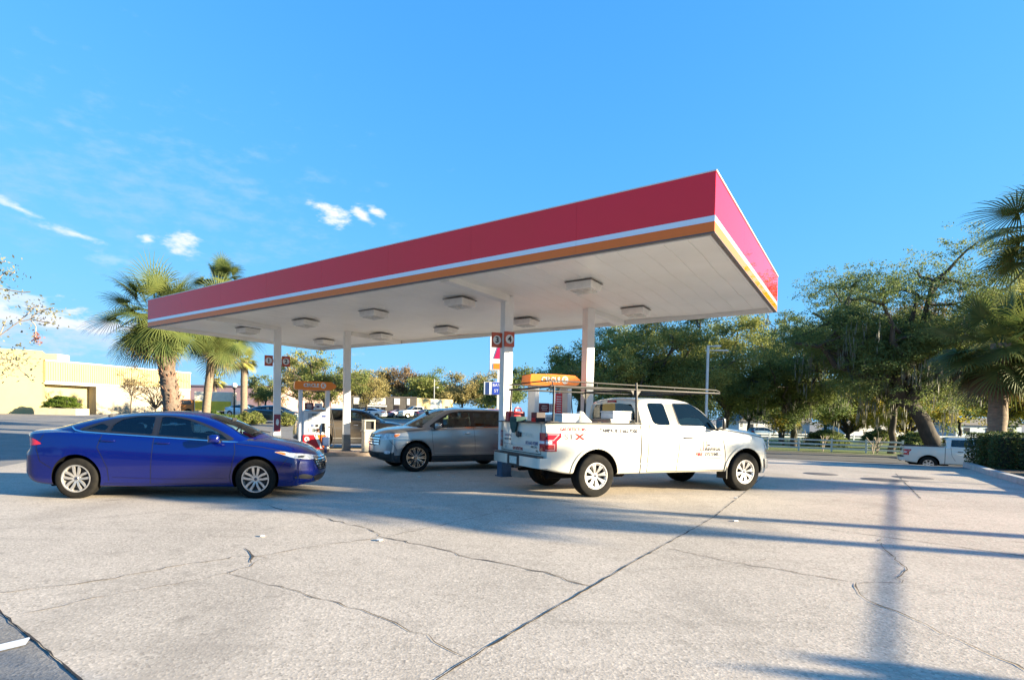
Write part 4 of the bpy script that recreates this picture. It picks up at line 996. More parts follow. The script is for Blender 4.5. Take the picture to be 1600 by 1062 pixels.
    b = MB(); b.box((X0-.128, -.0, .64), (.012, .30, .14), bev=.003); b.build('rear_plate', PLATE, o)
    handle(o, bb, wx+.22, 1.115, PLAST, .23)
    handle(o, bb, cabx+.62 if crew else cabx+.3, 1.125, PLAST, .23) if crew else None
    mirrors(o, fr-.78, .99, 1.40, mat('window_frame_black') if not crew else PLAST, (.10, .18, .24), arm=.03)
    # underneath
    b = MB(); 
    for s in (-.5, .5): b.box(((X0+X1)/2, s, .46), (X1-X0-.5, .09, .16))
    b.tube([(rx, -.85, .40), (rx, .85, .40)], .055, 10); b.lathe([(0, -.16), (.13, -.08), (.15, 0), (.13, .08), (0, .16)], 20, 'X', c=(rx, 0, .40)); b.tube([(rx, 0, .42), (fr-.6, 0, .48)], .045, 8)
    b.box((0, 0, .55), (3.2, 1.5, .12)); b.box((X1-.6, 0, .5), (.9, 1.3, .2)); b.tube([(rx-.8, -.55, .42), (rx+.9, -.55, .42)], .10, 10)
    b.build('chassis', DARKM, o)
    for (x, s) in ((rx, 1), (rx, -1), (fr, 1), (fr, -1)): wheel(o, x, s*.865, .40, .245 if not crew else .232, .265, rim, s, ALLOY)
    open_cab(cab, 1.925, [grow(q, -.012), grow(dw, -.012)], [grow(WS, -.02)], [rpoly([(-.74, 1.44), (.74, 1.44), (.62, 1.76), (-.62, 1.76)], .06)], cabx+.4)
    cabin(o, wx+.10 if not crew else wx+.05, cabx+.35 if crew else None, .95, fr-.85, .74, 1.90)
    return sp, bv, bc, bb, X0, X1, cabx, wx
tr = place_vehicle('pickup_truck', (2.483, 10.195), (5.935, 11.516), .995, 'white extended cab work pickup with a ladder rack, parked under the near canopy end', 'pickup truck')
sp, bv, bc, bb, X0, X1, cabx, wx = pickup(tr)
fr, rx = 1.84, -1.84
# lettering
def sidetext(txt, x, z, size, m, name='lettering', bold=.0, sx=1, side='R', slope=0, italic=0):
    bm = textbm(txt, size, bold, sx=sx, italic=italic)
    for v in bm.verts: v.co = Vector((v.co.x+x, v.co.y+z+v.co.x*slope, 0))
    drape(name, bb, [], side, m, tr, off=.006, bm=bm)
sidetext('TAMPA, 813-662-9200', -1.34, 1.235, .094, LT, bold=.003, sx=.98, slope=-.012)
sidetext('GAS DETECTORS', -2.34, 1.255, .082, LR, bold=.002, sx=.85)
sidetext('ST', -2.43, 1.12, .135, mat('badge_grey', (.10, .10, .11), .5), bold=.004, sx=1.45)
sidetext('X', -2.21, 1.12, .145, LR, bold=.006, sx=1.8)
sidetext('UNIVERSAL', .93, .875, .092, LT, bold=.0015, sx=1.0)
sidetext('FIRE', .60, .775, .095, LR, bold=.002, sx=1.05)
sidetext('SYSTEMS', .92, .775, .095, LT, bold=.0015, sx=1.0)
sidetext('inc', 1.16, .765, .05, LT)
sidetext('U', .66, .93, .30, mat('logo_pink', (.35, .14, .12), .6), bold=.000, sx=.62)
sidetext('F', .80, .96, .23, mat('logo_pink'), bold=.0, sx=.65)
drape('lettering_line', bb, [[(.84, .955), (1.18, .95), (1.18, .958), (.84, .963)], [(.52, .70), (1.16, .695), (1.16, .703), (.52, .708)]], 'R', LT, tr, off=.006)
drape('logo_mark', bb, [[(.80, .945), (.85, .945), (.88, .975), (.82, .975)]], 'R', LT, tr, off=.007)
def backtext(txt, y, z, size, m, bold=0, sx=1):
    bm = textbm(txt, size, bold, sx=sx)
    for v in bm.verts: v.co = Vector((y-v.co.x, v.co.y+z, 0))
    drape('lettering', bb, [], 'B', m, tr, off=.004, bm=bm)
backtext('813-662-9200', -.50, .985, .085, LB, .003, .95); backtext('FREE CALL', -.60, .915, .05, LT, .001)
backtext('UNIVERSAL', .50, 1.10, .07, LB, .001); backtext('FIRE SYSTEMS', .52, 1.02, .055, LT, .001); backtext('ALARMS & SPRINKLERS', .50, .935, .042, LT); backtext('GAS DETECTORS', .06, .855, .075, LR, .003, .75); backtext('XL', -.70, .85, .05, LT, .002, 1.3); backtext('U', .60, .865, .07, LT, .001)
drape('sticker', bb, [[(-.52, 1.10), (-.16, 1.11), (-.16, 1.175), (-.52, 1.165)]], 'B', mat('sticker_cream', (.62, .60, .50), .5, var=(.4, .4, .36), var_scale=20), tr, off=.005)
# ladder rack
RK = mat('rack_dark_metal', (.03, .03, .032), .5, metal=.3, var=(.06, .055, .05), var_scale=3)
rk = []
Xr, Xm, Xf = X0+.22, cabx-.06, 1.22; Yk = .90
lo, hi = 2.04, 2.15
for s in (-1, 1):
  for q in (0, 1):
    b = MB()
    if q == 0: b.tube([(Xr, s*Yk, 1.38), (Xr+.02, s*Yk*.97, lo)], .020, 8); b.box((Xr, s*Yk, 1.395), (.16, .10, .015))
    else: b.tube([(Xm, s*Yk, 1.38), (Xm, s*Yk*.95, lo+.12)], .024, 8)
    if q: b.box((Xm, s*Yk, 1.395), (.16, .10, .015)); b.add([(Xm-.14, s*Yk*.95, lo+.0), (Xm+.14, s*Yk*.95, lo+.0), (Xm+.02, s*Yk*.95, lo-.16), (Xm-.02, s*Yk*.95, lo-.16), (Xm-.14, s*Yk*.95+.008, lo+.0), (Xm+.14, s*Yk*.95+.008, lo+.0), (Xm+.02, s*Yk*.95+.008, lo-.16), (Xm-.02, s*Yk*.95+.008, lo-.16)], [[0, 1, 2, 3], [7, 6, 5, 4], [0, 4, 5, 1], [1, 5, 6, 2], [2, 6, 7, 3], [3, 7, 4, 0]])
    b.build('rack_upright', RK, tr, smooth=50)
b = MB()
for s in (-1, 1):
    y = s*Yk*.95
    b.tube([(Xr-.05, y, lo), (Xf, y, lo-.02)], .020, 8)
    b.tube([(Xr-.05, y, hi-.01), (Xf-.1, y, lo+.045), (Xf, y, lo+.01)], .013, 8)
    for x in (Xr, Xr+.95, Xm, .05): b.tube([(x, y, lo), (x, y, hi-.03 if x < 0 else lo+.06)], .010, 6)
b.build('rack_rail', RK, tr, smooth=50)
b = MB()
for x, z, q in ((Xr-.03, lo-.01, .018), (Xm, lo-.01, .018), (.35, lo-.01, .018), (Xf-.15, lo-.01, .018), (Xr-.05, hi-.01, .012)):
    b = MB(); b.tube([(x, -Yk*.95, z), (x, Yk*.95, z)], q, 8); b.build('rack_cross_bar', RK, tr, smooth=50)
# tool box across the bed
b = MB(); b.box((cabx-.36, 0, 1.33), (.50, 1.66, .22), bev=.02); b.box((cabx-.36, 0, 1.445), (.54, 1.70, .03), bev=.01)
TB = mat('tool_box_aluminium', (.42, .40, .36), .35, metal=.7, var=(.30, .28, .25), var_scale=30)
tbx = b.build('tool_box', TB, tr)
for y in (-.5, .5): b = MB(); b.box((cabx-.625, y, 1.375), (.02, .14, .06), bev=.005); b.build('latch', CHROME, tbx)
# mud flap
b = MB(); b.box((fr-.50, -.86, .40), (.02, .26, .26)); b.build('mud_flap', RUB, tr)
# loose load in the bed: things of their own
def inbed(x, y, z): return tr.matrix_basis @ Vector((x, y, z))
tr_rz = tr.rotation_euler.z
bpy.context.view_layer.update()
def load(name, x, y, z, lab, cat, parts, group=None):
    p = tr.matrix_world @ Vector((x, y, z)); o = empty(name, p, tr_rz, lab, cat, group)
    for nm, fn, m, sm in parts:
        b = MB(); fn(b); b.build(nm, m, o, smooth=sm)
    return o
REDP = mat('red_plastic', (.50, .012, .02), .4); WPL = mat('white_plastic', (.72, .72, .70), .45); BED = .885
def can(b): b.box((0, 0, .35), (.26, .17, .70), bev=.04)
load('fuel_can', X0+.22, .78, BED, 'red fuel can standing in the pickup bed at its far rear corner', 'fuel can', [('body', can, REDP, 40), ('spout', lambda b: b.tube([(.08, 0, .70), (.08, 0, .76), (.13, 0, .80)], .022, 8), mat('white_plastic'), 40)])
load('fuel_can', X0+.24, .56, BED, 'second red fuel can in the pickup bed, nearer the tailgate middle', 'fuel can', [('body', can, REDP, 40), ('handle', lambda b: b.tube([(-.08, 0, .70), (-.06, 0, .76), (.06, 0, .76), (.08, 0, .70)], .015, 8), REDP, 40)])
load('cardboard_carton', X0+.45, .08, BED, 'tall black carton standing in the bed behind the tailgate', 'carton', [('box', lambda b: b.box((0, 0, .33), (.20, .22, .70), bev=.01), mat('dark_carton', (.03, .015, .02), .5), None), ('label', lambda b: b.box((-.102, 0, .52), (.004, .16, .10)), REDP, None)])
load('white_bucket', X0+.75, -.45, BED, 'white square tub standing in the pickup bed', 'tub', [('tub', lambda b: b.box((0, 0, .32), (.36, .36, .62), bev=.03), WPL, None), ('lid', lambda b: b.box((0, 0, .645), (.39, .39, .04), bev=.015), WPL, None)])
load('plastic_sack', X0+1.05, -.50, BED, 'rumpled white plastic sack beside the aluminium tool box', 'sack', [('sack', lambda b: b.lathe([(0, .72), (.06, .70), (.12, .62), (.22, .52), (.27, .3), (.24, 0)], 14), mat('sack_white', (.62, .61, .56), .6, var=(.4, .39, .34), var_scale=9, bump=.9, bump_scale=9), 60)])
load('cool_box', cabx-.37, -.66, 1.462, 'white cool box lying on the aluminium tool box at the bed side', 'cool box', [('box', lambda b: b.box((0, 0, .06), (.42, .40, .12), bev=.02), WPL, None), ('lid', lambda b: b.box((0, 0, .135), (.44, .42, .03), bev=.01), WPL, None)])
load('work_jacket', X0-.01, .18, 1.18, 'dark green cloth hanging over the pickup tailgate', 'cloth', [('cloth', lambda b: (b.prism([(-.16, .26), (.15, .24), (.12, .08), (.03, -.02), (-.08, .0), (-.14, .12)], -.045, -.01, 'YZ'), b.box((.06, 0, .25), (.24, .30, .10), bev=.04)), mat('green_cloth', (.02, .05, .05), .85, var=(.03, .10, .08), var_scale=6), 50)])

# second pickup out on the road
t2 = empty('pickup_truck', (27.8, 30.2, hgt(25, 29)), -.58, 'plain white crew cab pickup on the road beyond the kerb, partly behind the hedge', 'pickup truck')
bb_ = bb
pickup(t2, crew=True, wb=3.68, bedlen=1.70, rim='six')
t2.location.z = -1.16

# ------------------------------------------------------------------ grey SUV
GREYC = mat('grey_metallic', (.36, .36, .36), .30, metal=.75, coat=1, coat_r=.03)
suv = place_vehicle('suv_car', (1.382, 15.391), (-1.184, 14.224), .93, 'metallic grey SUV facing left behind the near front column', 'car')
# make the near side its left side
CHS = mat('chrome_wheel', (.70, .69, .66), .16, metal=1)
a_, c_ = Vector((1.382, 15.391)), Vector((-1.184, 14.224)); t_ = (c_-a_).normalized(); n_ = Vector((-t_.y, t_.x))   # left side normal
if n_.y > 0: n_ = -n_
m_ = (a_+c_)/2-n_*.93; suv.location = (m_.x, m_.y, 0)
def suvbody(o, paint):
    sp = dict(x=(-2.38, 2.36), w0=.96, R=.375, arch=.435, axles=(-1.41, 1.41), sh=.10, crease=.008, cavity=(-2.0, 1.25, .76, .60),
      zb=[(-2.38, .42), (-1.9, .28), (-1.4, .24), (1.4, .24), (2.0, .24), (2.36, .32)],
      w=[(-2.38, .84), (-2.0, .93), (-1.4, .965), (0, .95), (1.0, .955), (1.5, .965), (2.0, .93), (2.36, .80)],
      zs=[(-2.38, 1.12), (-2.0, 1.17), (-1, 1.165), (.9, 1.13), (1.4, 1.10), (1.9, 1.02), (2.36, .92)],
      zc=[(-2.38, 1.14), (-2, 1.19), (1.0, 1.17), (1.45, 1.17), (1.8, 1.13), (2.2, 1.04), (2.36, .96)],
      planf=(.34, 2.8), proff=[(.25, .16), (.38, .03), (.5, 0), (.8, .02), (.95, .07), (1.05, .14)], planr=(.16, 3.4), profr=[(.4, .03), (.6, .0), (.9, .05), (1.15, .12)],
      gh=dict(x=(-2.24, 1.50), zbelt=1.15, ztop=1.66, wb=.885, wt=.66, crown=.05, r=.11, cf=(.30, .9), cr=(.14, .6),
        zb=[(-3, 1.14), (0, 1.13), (1.5, 1.06)],
        zt=[(-2.24, 1.20), (-2.08, 1.45), (-1.95, 1.60), (-1.7, 1.665), (-.8, 1.70), (0, 1.70), (.3, 1.675), (.55, 1.61), (.9, 1.44), (1.2, 1.29), (1.5, 1.14)],
        pl=[(-2.24, .08), (-1.6, 0), (.4, 0), (1.5, .07)]))
    def mf(c): return PLAST if c.z < (.43 if abs(c.x) < 2.0 else .50) else None
    body, cab, bv, bc, bb = vehicle(sp, o, paint, mf, (PLAST,))
    F = mat('window_frame_black')
    WP = [rpoly(p, .05) for p in ([(-1.90, 1.235), (-1.32, 1.22), (-1.32, 1.55), (-1.62, 1.54), (-1.76, 1.42)], [(-1.24, 1.215), (-.28, 1.195), (-.28, 1.575), (-1.24, 1.56)], [(-.19, 1.19), (.64, 1.165), (.64, 1.39), (.40, 1.515), (.05, 1.575), (-.19, 1.58)], [(.69, 1.165), (.98, 1.155), (.80, 1.28), (.69, 1.35)])]
    FH = [grow(p, -.010) for p in WP]
    both('window_frame', bc, [chaikin([(-2.0, 1.20), (-1.0, 1.185), (0, 1.165), (1.10, 1.13), (.80, 1.34), (.45, 1.53), (.1, 1.60), (-.8, 1.615), (-1.6, 1.58), (-1.85, 1.42)], 2)], F, o, off=.004, step=.022, holes=FH)
    for i, p in enumerate(WP): both('side_window', bc, [p], PRIV if i < 2 else GLASS, o, off=.001)
    both('window_seal', bc, [q for p in WP for q in ribbon(p+p[:1], .02)], F, o, off=.007, step=.04)
    both('chrome_strip', bc, ribbon([(-2.0, 1.19), (-1.0, 1.172), (0, 1.152), (1.08, 1.118)], .014), CHROME, o, off=.010, step=.04)
    WS = chaikin([(1.34, -.70), (1.39, 0), (1.34, .70), (.80, .61), (.46, .56), (.44, 0), (.46, -.56), (.80, -.61)], 2)
    drape('windscreen', bc, [WS], 'T', GLASS2, o, off=.005)
    drape('rear_window', bc, [chaikin([(-.62, 1.22), (.62, 1.22), (.54, 1.56), (-.54, 1.56)], 2)], 'B', PRIV, o, off=.006)
    for seam in ([(-.235, 1.16), (-.26, .8), (-.27, .45)], [(.98, 1.14), (.97, .8), (.94, .62), (.92, .45)], [(-1.26, 1.17), (-1.28, .95), (-1.1, .75), (-.98, .5)], [(-.96, .455), (.92, .455)], [(1.15, 1.10), (1.6, 1.06), (2.1, .98)], [(2.10, .86), (2.0, .7), (1.93, .55)]):
        both('panel_gap', bv, ribbon(seam, .007), SEAM, o, off=.004, step=.04)
    both('sill_trim', bb, ribbon([(-.94, .475), (.90, .475)], .030), mat('silver_trim', (.45, .45, .44), .3, metal=.8), o, off=.010, step=.06)
    for s in ('L', 'R'):
        drape('headlight', bb, [chaikin([(1.82, .99), (1.90, .91), (2.05, .82), (2.4, .80), (2.4, .95), (2.1, .985)], 1)], s, CLEARL, o, off=.009, step=.03)
        drape('turn_signal', bb, [chaikin([(1.835, .98), (1.90, .92), (1.99, .88), (1.99, .965)], 1)], s, AMB, o, off=.012, step=.03)
        drape('tail_lamp', bb, [chaikin([(-2.4, 1.10), (-2.05, 1.11), (-2.15, .92), (-2.4, .90)], 1)], s, REDL, o, off=.009, step=.03)
        drape('fog_lamp', bb, [chaikin([(2.06, .46), (2.18, .46), (2.18, .54), (2.06, .54)], 2)], s, CLEARL, o, off=.012, step=.03)
        for xa in (-1.41, 1.41):
            arc = [(xa+.450*math.cos(t), .385+.450*math.sin(t)) for t in [math.pi*k/20+.1 for k in range(19)]]
            drape('wheel_arch', bb, ribbon(arc, .035), s, paint, o, off=.012, step=.04)
    drape('grille', bb, [chaikin([(-.52, .95), (.52, .95), (.46, .66), (-.46, .66)], 1)], 'F', PLAST, o, off=.008, step=.05)
    for k in range(4):
        z = .695+k*.066; drape('grille_bar', bb, [[(-.49, z), (.49, z), (.49, z+.036), (-.49, z+.036)]], 'F', CHROME, o, off=.026, step=.05)
    drape('lower_grille', bb, [chaikin([(-.50, .48), (.50, .48), (.44, .36), (-.44, .36)], 1)], 'F', SEAM, o, off=.008, step=.05)
    handle(o, bb, .02-.05, 1.005, CHROME, .18); handle(o, bb, -1.0, 1.02, CHROME, .18)
    mirrors(o, .86, .93, 1.20, paint, (.17, .21, .16))
    b = MB(); b.box((0, 0, .30), (4.0, 1.3, .14)); b.build('underbody', DARKM, o)
    open_cab(cab, 1.70, FH, [grow(WS, -.02)], [rpoly([(-.60, 1.24), (.60, 1.24), (.52, 1.54), (-.52, 1.54)], .05)], -1.6)
    cabin(o, -.15, -1.05, .78, 1.08, .74, 1.68)
    b = MB(); b.box((.20, 0, 1.71), (.10, .04, .03), bev=.01); b.build('antenna', PLAST, o)
    for (x, s) in ((-1.41, 1), (-1.41, -1), (1.41, 1), (1.41, -1)): wheel(o, x, s*.825, .375, .262, .245, 'multi10', s, CHS)
suvbody(suv, GREYC)
# fix wheel pointing a little outwards
# dark crossover waiting behind the left island, and the cars parked far off: copies with their own paint
def repaint(root, old, new):
    for o in [root]+kids(root)+[k2 for k in kids(root) for k2 in kids(k)]:
        if o.type == 'MESH':
            for sl in o.material_slots:
                if sl.material == old: sl.link = 'OBJECT'; sl.material = new
def clone(src, old, name, loc, rz, lab, cat, colr, group=None, keep=None, metal=.4):
    c = copy_tree(src); c.name = name; c.location = loc; c.rotation_euler = (0, 0, rz); c['label'] = lab; c['category'] = cat
    if group: c['group'] = group
    repaint(c, old, mat('paint_'+'_'.join(str(int(v*100)) for v in colr), colr, .3, metal=metal, coat=1, coat_r=.04)); return c
GR = 'cars parked on the lot far behind the pumps'
clone(suv, GREYC, 'suv_car', (-4.75, 23.55, 0), ISL, 'dark taupe crossover behind the left fuel pump and waste bin', 'car', (.085, .07, .055))
clone(car, BLUE, 'sedan_car', (-11.0, 21.4, 0), .12, 'white car mostly hidden behind the blue sedan windscreen', 'car', (.72, .72, .72), metal=0)
def far(x, Y, h=None): 
    X = (x-723)/862*Y; return (X, Y, hgt(X, Y))
clone(car, BLUE, 'sedan_car', far(625, 88), .6, 'purple grey sedan parked left of the white pickup by the brown building', 'car', (.20, .17, .24), GR)
c = copy_tree(t2); c.location = far(648, 84); c.rotation_euler = (0, 0, -2.5); c['label'] = 'white pickup parked in front of the brown building corner'; c['group'] = GR
clone(car, BLUE, 'sedan_car', far(672, 80), .4, 'dark blue car parked right of the far white pickup', 'car', (.03, .035, .07), GR)
clone(car, BLUE, 'sedan_car', far(578, 78), 2.9, 'white sedan parked before the glass entrance of the brown building', 'car', (.70, .70, .70), GR, metal=0)
clone(car, BLUE, 'sedan_car', far(384, 62), -.3, 'pale blue sedan parked by the street lamp and palm', 'car', (.25, .42, .55), GR)
clone(car, BLUE, 'sedan_car', far(428, 47), .15, 'dark teal car parked left of the far front column', 'car', (.03, .06, .075), GR)
clone(car, BLUE, 'sedan_car', far(345, 75), .4, 'white car behind the green shrub at the left road', 'car', (.7, .7, .7), GR, metal=0)
clone(suv, GREYC, 'suv_car', far(502, 85), .2, 'silver SUV parked far behind the left fuel pump', 'car', (.40, .40, .42), GR)
clone(suv, GREYC, 'suv_car', far(1192, 92), .1, 'blue grey SUV parked among the park oaks behind the fence', 'car', (.10, .16, .22), GR)
clone(suv, GREYC, 'suv_car', (42.5, 41, -1.3), -.3, 'pale blue SUV at the far right edge beyond the hedge', 'car', (.30, .40, .48))

# ------------------------------------------------------------------ trees and plants
BARK = mat('oak_bark', (.085, .07, .055), .95, var=(.04, .035, .03), var_scale=4, bump=.9, bump_scale=14, stretch=(1, 1, .35))
def leafmesh(name, P, size, rng, m, parent=None, asp=.5, hang=None):
    """P (n,3) leaf centres -> small four sided leaves of random pose"""
    n = len(P); a = rng.normal(size=(n, 3)); a /= np.linalg.norm(a, axis=1)[:, None]
    if hang is not None: a = a*(1-hang)+np.array([0, 0, -1.0])*hang; a /= np.linalg.norm(a, axis=1)[:, None]
    b = rng.normal(size=(n, 3)); b -= (b*a).sum(1)[:, None]*a; b /= np.linalg.norm(b, axis=1)[:, None]
    s = size*rng.uniform(.55, 1.35, n)[:, None]
    V = np.stack([P-a*s*.5, P+b*s*asp*.5-a*s*.05, P+a*s*.5, P-b*s*asp*.5-a*s*.05], 1).reshape(-1, 3)
    me = bpy.data.meshes.new(name); me.vertices.add(4*n); me.vertices.foreach_set('co', V.astype(np.float32).ravel())
    me.loops.add(4*n); me.loops.foreach_set('vertex_index', np.arange(4*n, dtype=np.int32)); me.polygons.add(n)
    me.polygons.foreach_set('loop_start', np.arange(0, 4*n, 4, dtype=np.int32)); me.polygons.foreach_set('loop_total', np.full(n, 4, dtype=np.int32))
    me.materials.append(m); me.update(); me.validate()
    return link(name, me, parent)
def bend(p, q, r, k=5, sag=.0, wob=.05):
    d = (q-p).length; o = []
    for i in range(k+1):
        t = i/k; v = p.lerp(q, t)+Vector((r.uniform(-1, 1), r.uniform(-1, 1), r.uniform(-1, 1)))*wob*d*math.sin(math.pi*t); v.z += sag*d*math.sin(math.pi*t); o.append(v)
    return o
def oak(loc, H, Rr, label, lm, n=14000, ls=.22, seed=1, th=.22, tr_=.35, lean=(0, 0), flat=.75, moss=None, group=None, sparse=1.0, nl=8, low=.25, name='oak_tree', cat='tree', cl=.15, mossn=900):
    r = random.Random(seed); rng = np.random.default_rng(seed)
    o = empty(name, loc, 0, label, cat, group); tz = H*th
    top = Vector((lean[0], lean[1], tz)); b = MB()
    tp = bend(Vector((0, 0, -.4)), top, r, 6, 0, .03); b.tube(tp, [tr_*(1.35 if i == 0 else 1-.05*i) for i in range(7)], 12)
    ends = []; cz0 = H*low
    for i in range(nl):
        az = 2*math.pi*(i+r.uniform(-.35, .35))/nl; f = r.uniform(.45, .85)
        el = r.uniform(.25, 1)
        e = Vector((math.cos(az)*Rr*f*(1.1-.5*el**2), math.sin(az)*Rr*f*(1.1-.5*el**2), 0))+Vector((lean[0], lean[1], cz0+(H*.86-cz0)*el))
        L = bend(top-Vector((0, 0, tz*.08)), e, r, 6, .10 if el < .6 else .02, .09); b.tube(L, [tr_*.55*(1-.12*k) for k in range(7)], 8); ends.append(e)
        for j in range(6):
            k = r.choice((2, 3, 4, 5, 6)); s0 = L[k]
            d = Vector((r.gauss(0, 1), r.gauss(0, 1), r.gauss(.35, .6))).normalized()*Rr*r.uniform(.18, .42)
            e2 = s0+d
            hd = math.hypot(e2.x-lean[0], e2.y-lean[1])
            if hd > Rr: e2.x = lean[0]+(e2.x-lean[0])*Rr/hd; e2.y = lean[1]+(e2.y-lean[1])*Rr/hd
            e2.z = min(max(e2.z, cz0*.9), H*.97)
            q = bend(s0, e2, r, 4, .04, .10); b.tube(q, [tr_*.22*(1-.17*m_) for m_ in range(5)], 5); ends.append(e2); ends.append(q[3])
    b.build('trunk', BARK, o, smooth=60)
    C = np.array([tuple(e) for e in ends]); nc = len(C)
    # leaves sit in small sprays, the sprays in clumps round the limb ends
    per = 22; ns = n//per+1; w = rng.uniform(.3, 1.2, nc); w /= w.sum(); idx = rng.choice(nc, ns, p=w)
    rad = (Rr*cl*rng.uniform(.65, 1.45, nc))[idx]
    d = rng.normal(size=(ns, 3)); d /= np.linalg.norm(d, axis=1)[:, None]; rr = rng.uniform(0, 1, ns)**.5
    S = C[idx]+d*(rad*rr)[:, None]*np.array([1.15, 1.15, flat])
    P = np.repeat(S, per, 0)[:n]+rng.normal(size=(n, 3))*ls*np.array([1.25, 1.25, .75])
    leafmesh('crown', P, ls, rng, lm, o)
    if moss:
        k = rng.integers(0, nc, mossn//9); base = C[k]*.93+rng.normal(size=(len(k), 3))*Rr*.06; base[:, 2] -= Rr*.12
        M_ = np.repeat(base, 9, 0)+rng.normal(size=(len(k)*9, 3))*np.array([.10, .10, .45]); M_[:, 2] -= .5
        leafmesh('hanging_moss', M_, .75, rng, moss, o, asp=.09, hang=.93)
    return o
LO1 = leafmat('oak_leaves_olive', (.085, .13, .038), (.32, .32, .085), .45)
LO2 = leafmat('oak_leaves_dark', (.06, .115, .045), (.22, .25, .07), .48)
LO3 = leafmat('oak_leaves_gold', (.18, .18, .03), (.42, .34, .05), .55)
LO4 = leafmat('oak_leaves_tan', (.20, .18, .06), (.40, .32, .13), .4)
LO5 = leafmat('leaves_russet', (.15, .12, .06), (.30, .20, .11), .4)
MOSS = leafmat('spanish_moss', (.13, .14, .11), (.20, .19, .15), .3)
PALM = leafmat('palm_leaf', (.045, .085, .025), (.16, .185, .05), .32, .6)
PALM2 = leafmat('palm_leaf_yellow', (.18, .21, .05), (.40, .36, .10), .35, .6)
PALMD = leafmat('palm_leaf_dead', (.20, .13, .06), (.12, .08, .04), .2)
PTR = mat('palm_trunk', (.25, .19, .13), .9, var=(.15, .11, .08), var_scale=5, bump=.8, bump_scale=9, stretch=(1, 1, 3))
PTR2 = mat('palm_boots', (.20, .15, .11), .95, var=(.09, .065, .05), var_scale=7, bump=.8, bump_scale=20)
GT = 'oaks in the park beyond the road'
def at(x, Y, z=None):
    X = (x-723)/862*Y; return (X, Y, hgt(X, Y) if z is None else z)
oak(at(1010, 52), 13.6, 8.8, 'broad sunlit olive oak directly behind the white pickup cab', LO1, 150000, .17, 11, .30, .42, flat=.8, group=GT, nl=13, cl=.15, low=.26)
oak(at(905, 60), 11.5, 5.2, 'smaller dark oak left of the broad sunlit oak, near the front columns', LO1, 30000, .22, 12, .30, .28, group=GT, nl=9, cl=.16)
oak(at(1135, 60), 15, 8, 'oak behind the tall street light pole', LO1, 70000, .2, 13, .28, .36, group=GT, nl=10)
oak(at(1240, 58), 13.5, 7.6, 'deep green oak at the canopy right corner with hanging moss', LO2, 70000, .2, 14, .25, .35, moss=MOSS, group=GT, nl=10, low=.2)
oak(at(1222, 74), 21, 7, 'thin wispy tall oak rising behind the canopy right corner', LO2, 14000, .24, 15, .5, .26, moss=MOSS, group=GT, nl=8, cl=.09, mossn=1800, low=.45)
oak(at(1488, 44), 15.6, 10.4, 'huge leaning live oak with a forked dark trunk right of the fence', LO2, 300000, .14, 16, .30, .66, lean=(-4.2, -.5), moss=MOSS, group=GT, nl=20, cl=.18, mossn=2600, low=.34)
oak(at(1395, 50), 14.8, 6.5, 'oak crown left of the huge leaning oak with rusty top leaves', LO5, 45000, .18, 17, .3, .30, moss=MOSS, group=GT, nl=13, cl=.15, low=.42)
oak(at(1325, 66), 8.2, 6.8, 'golden multi stemmed oak behind the white fence', LO3, 34000, .22, 18, .18, .3, group=GT, nl=11, cl=.16, low=.28)
oak(at(1225, 63), 4.6, 2.2, 'small golden round tree left of the fence', LO3, 7000, .18, 19, .35, .14, group=GT, nl=7, cl=.2)
oak(at(1420, 72), 8, 6.5, 'golden oak seen under the huge leaning oak', LO3, 18000, .26, 20, .2, .28, group=GT, nl=9, cl=.16)
oak(at(1560, 62), 10, 7.5, 'golden backlit oak behind the right palm', LO3, 24000, .26, 21, .25, .3, group=GT, nl=10, cl=.15)
oak(at(1620, 88), 13, 8, 'dark oak at the right edge behind the palm', LO2, 20000, .28, 22, .3, .3, group=GT, nl=9)
for i, (x, Y, H, Rr, lm, lb) in enumerate(((790, 96, 9.5, 5.5, LO2, 'dark tree just right of the near front column in the distant row'), (1060, 92, 11, 8, LO2, 'far dark oak behind the broad sunlit oak'), (1170, 98, 11, 8, LO2, 'far dark oak right of the street light'), (1290, 100, 12, 9, LO2, 'far dark oak behind the fence middle'),
                                          (1390, 105, 13, 10, LO2, 'far dark oak beyond the fence right end'), (1500, 100, 13, 10, LO2, 'far dark oak behind the white road pickup'), (1610, 92, 14, 10, LO2, 'far dark oak at the extreme right'), (960, 105, 12, 8, LO2, 'far dark oak behind the front right pump'))):
    oak(at(x, Y), H, Rr, lb, lm, 12000, .42, 40+i, .25, .3, group='distant oaks across the park', nl=8, cl=.19, low=.15)
# distant left tree line
GL = 'trees in the distant row behind the brown building'
for i, (x, Y, H, Rr, lm, lb) in enumerate(((563, 108, 10, 6, LO4, 'pale yellow green tree behind the brown building left end'), (590, 118, 11, 6.5, LO4, 'sunlit tan tree left of the russet tree'), (628, 120, 11.8, 5, LO5, 'russet brown tree above the brown building'), (662, 112, 9.8, 4.5, LO1, 'dark olive tree above the building corner'),
                                          (688, 118, 10.8, 5, LO2, 'green tree right of the lamp mast'), (722, 112, 10.5, 6, LO4, 'spreading tan tree with bare limbs right of the yellow wall'), (758, 115, 11.3, 5.5, LO4, 'yellow green tree left of the near front column'), (536, 122, 10.5, 6, LO4, 'light tree seen between the two far columns'))):
    oak(at(x, Y), H, Rr, lb, lm, 9000, .40, 60+i, .3, .3, group=GL, nl=8, cl=.19, low=.2)
oak(at(508, 46), 6.4, 3.6, 'leafy oak with curved limbs behind the left fuel pump', LO1, 15000, .16, 80, .30, .22, nl=9, cl=.17, low=.38, group='trees behind the left pump')
oak(at(468, 62), 7.5, 4.0, 'taller oak between flag 2 and the left pump', LO4, 13000, .2, 81, .3, .22, nl=8, cl=.18, low=.25, group='trees behind the left pump')
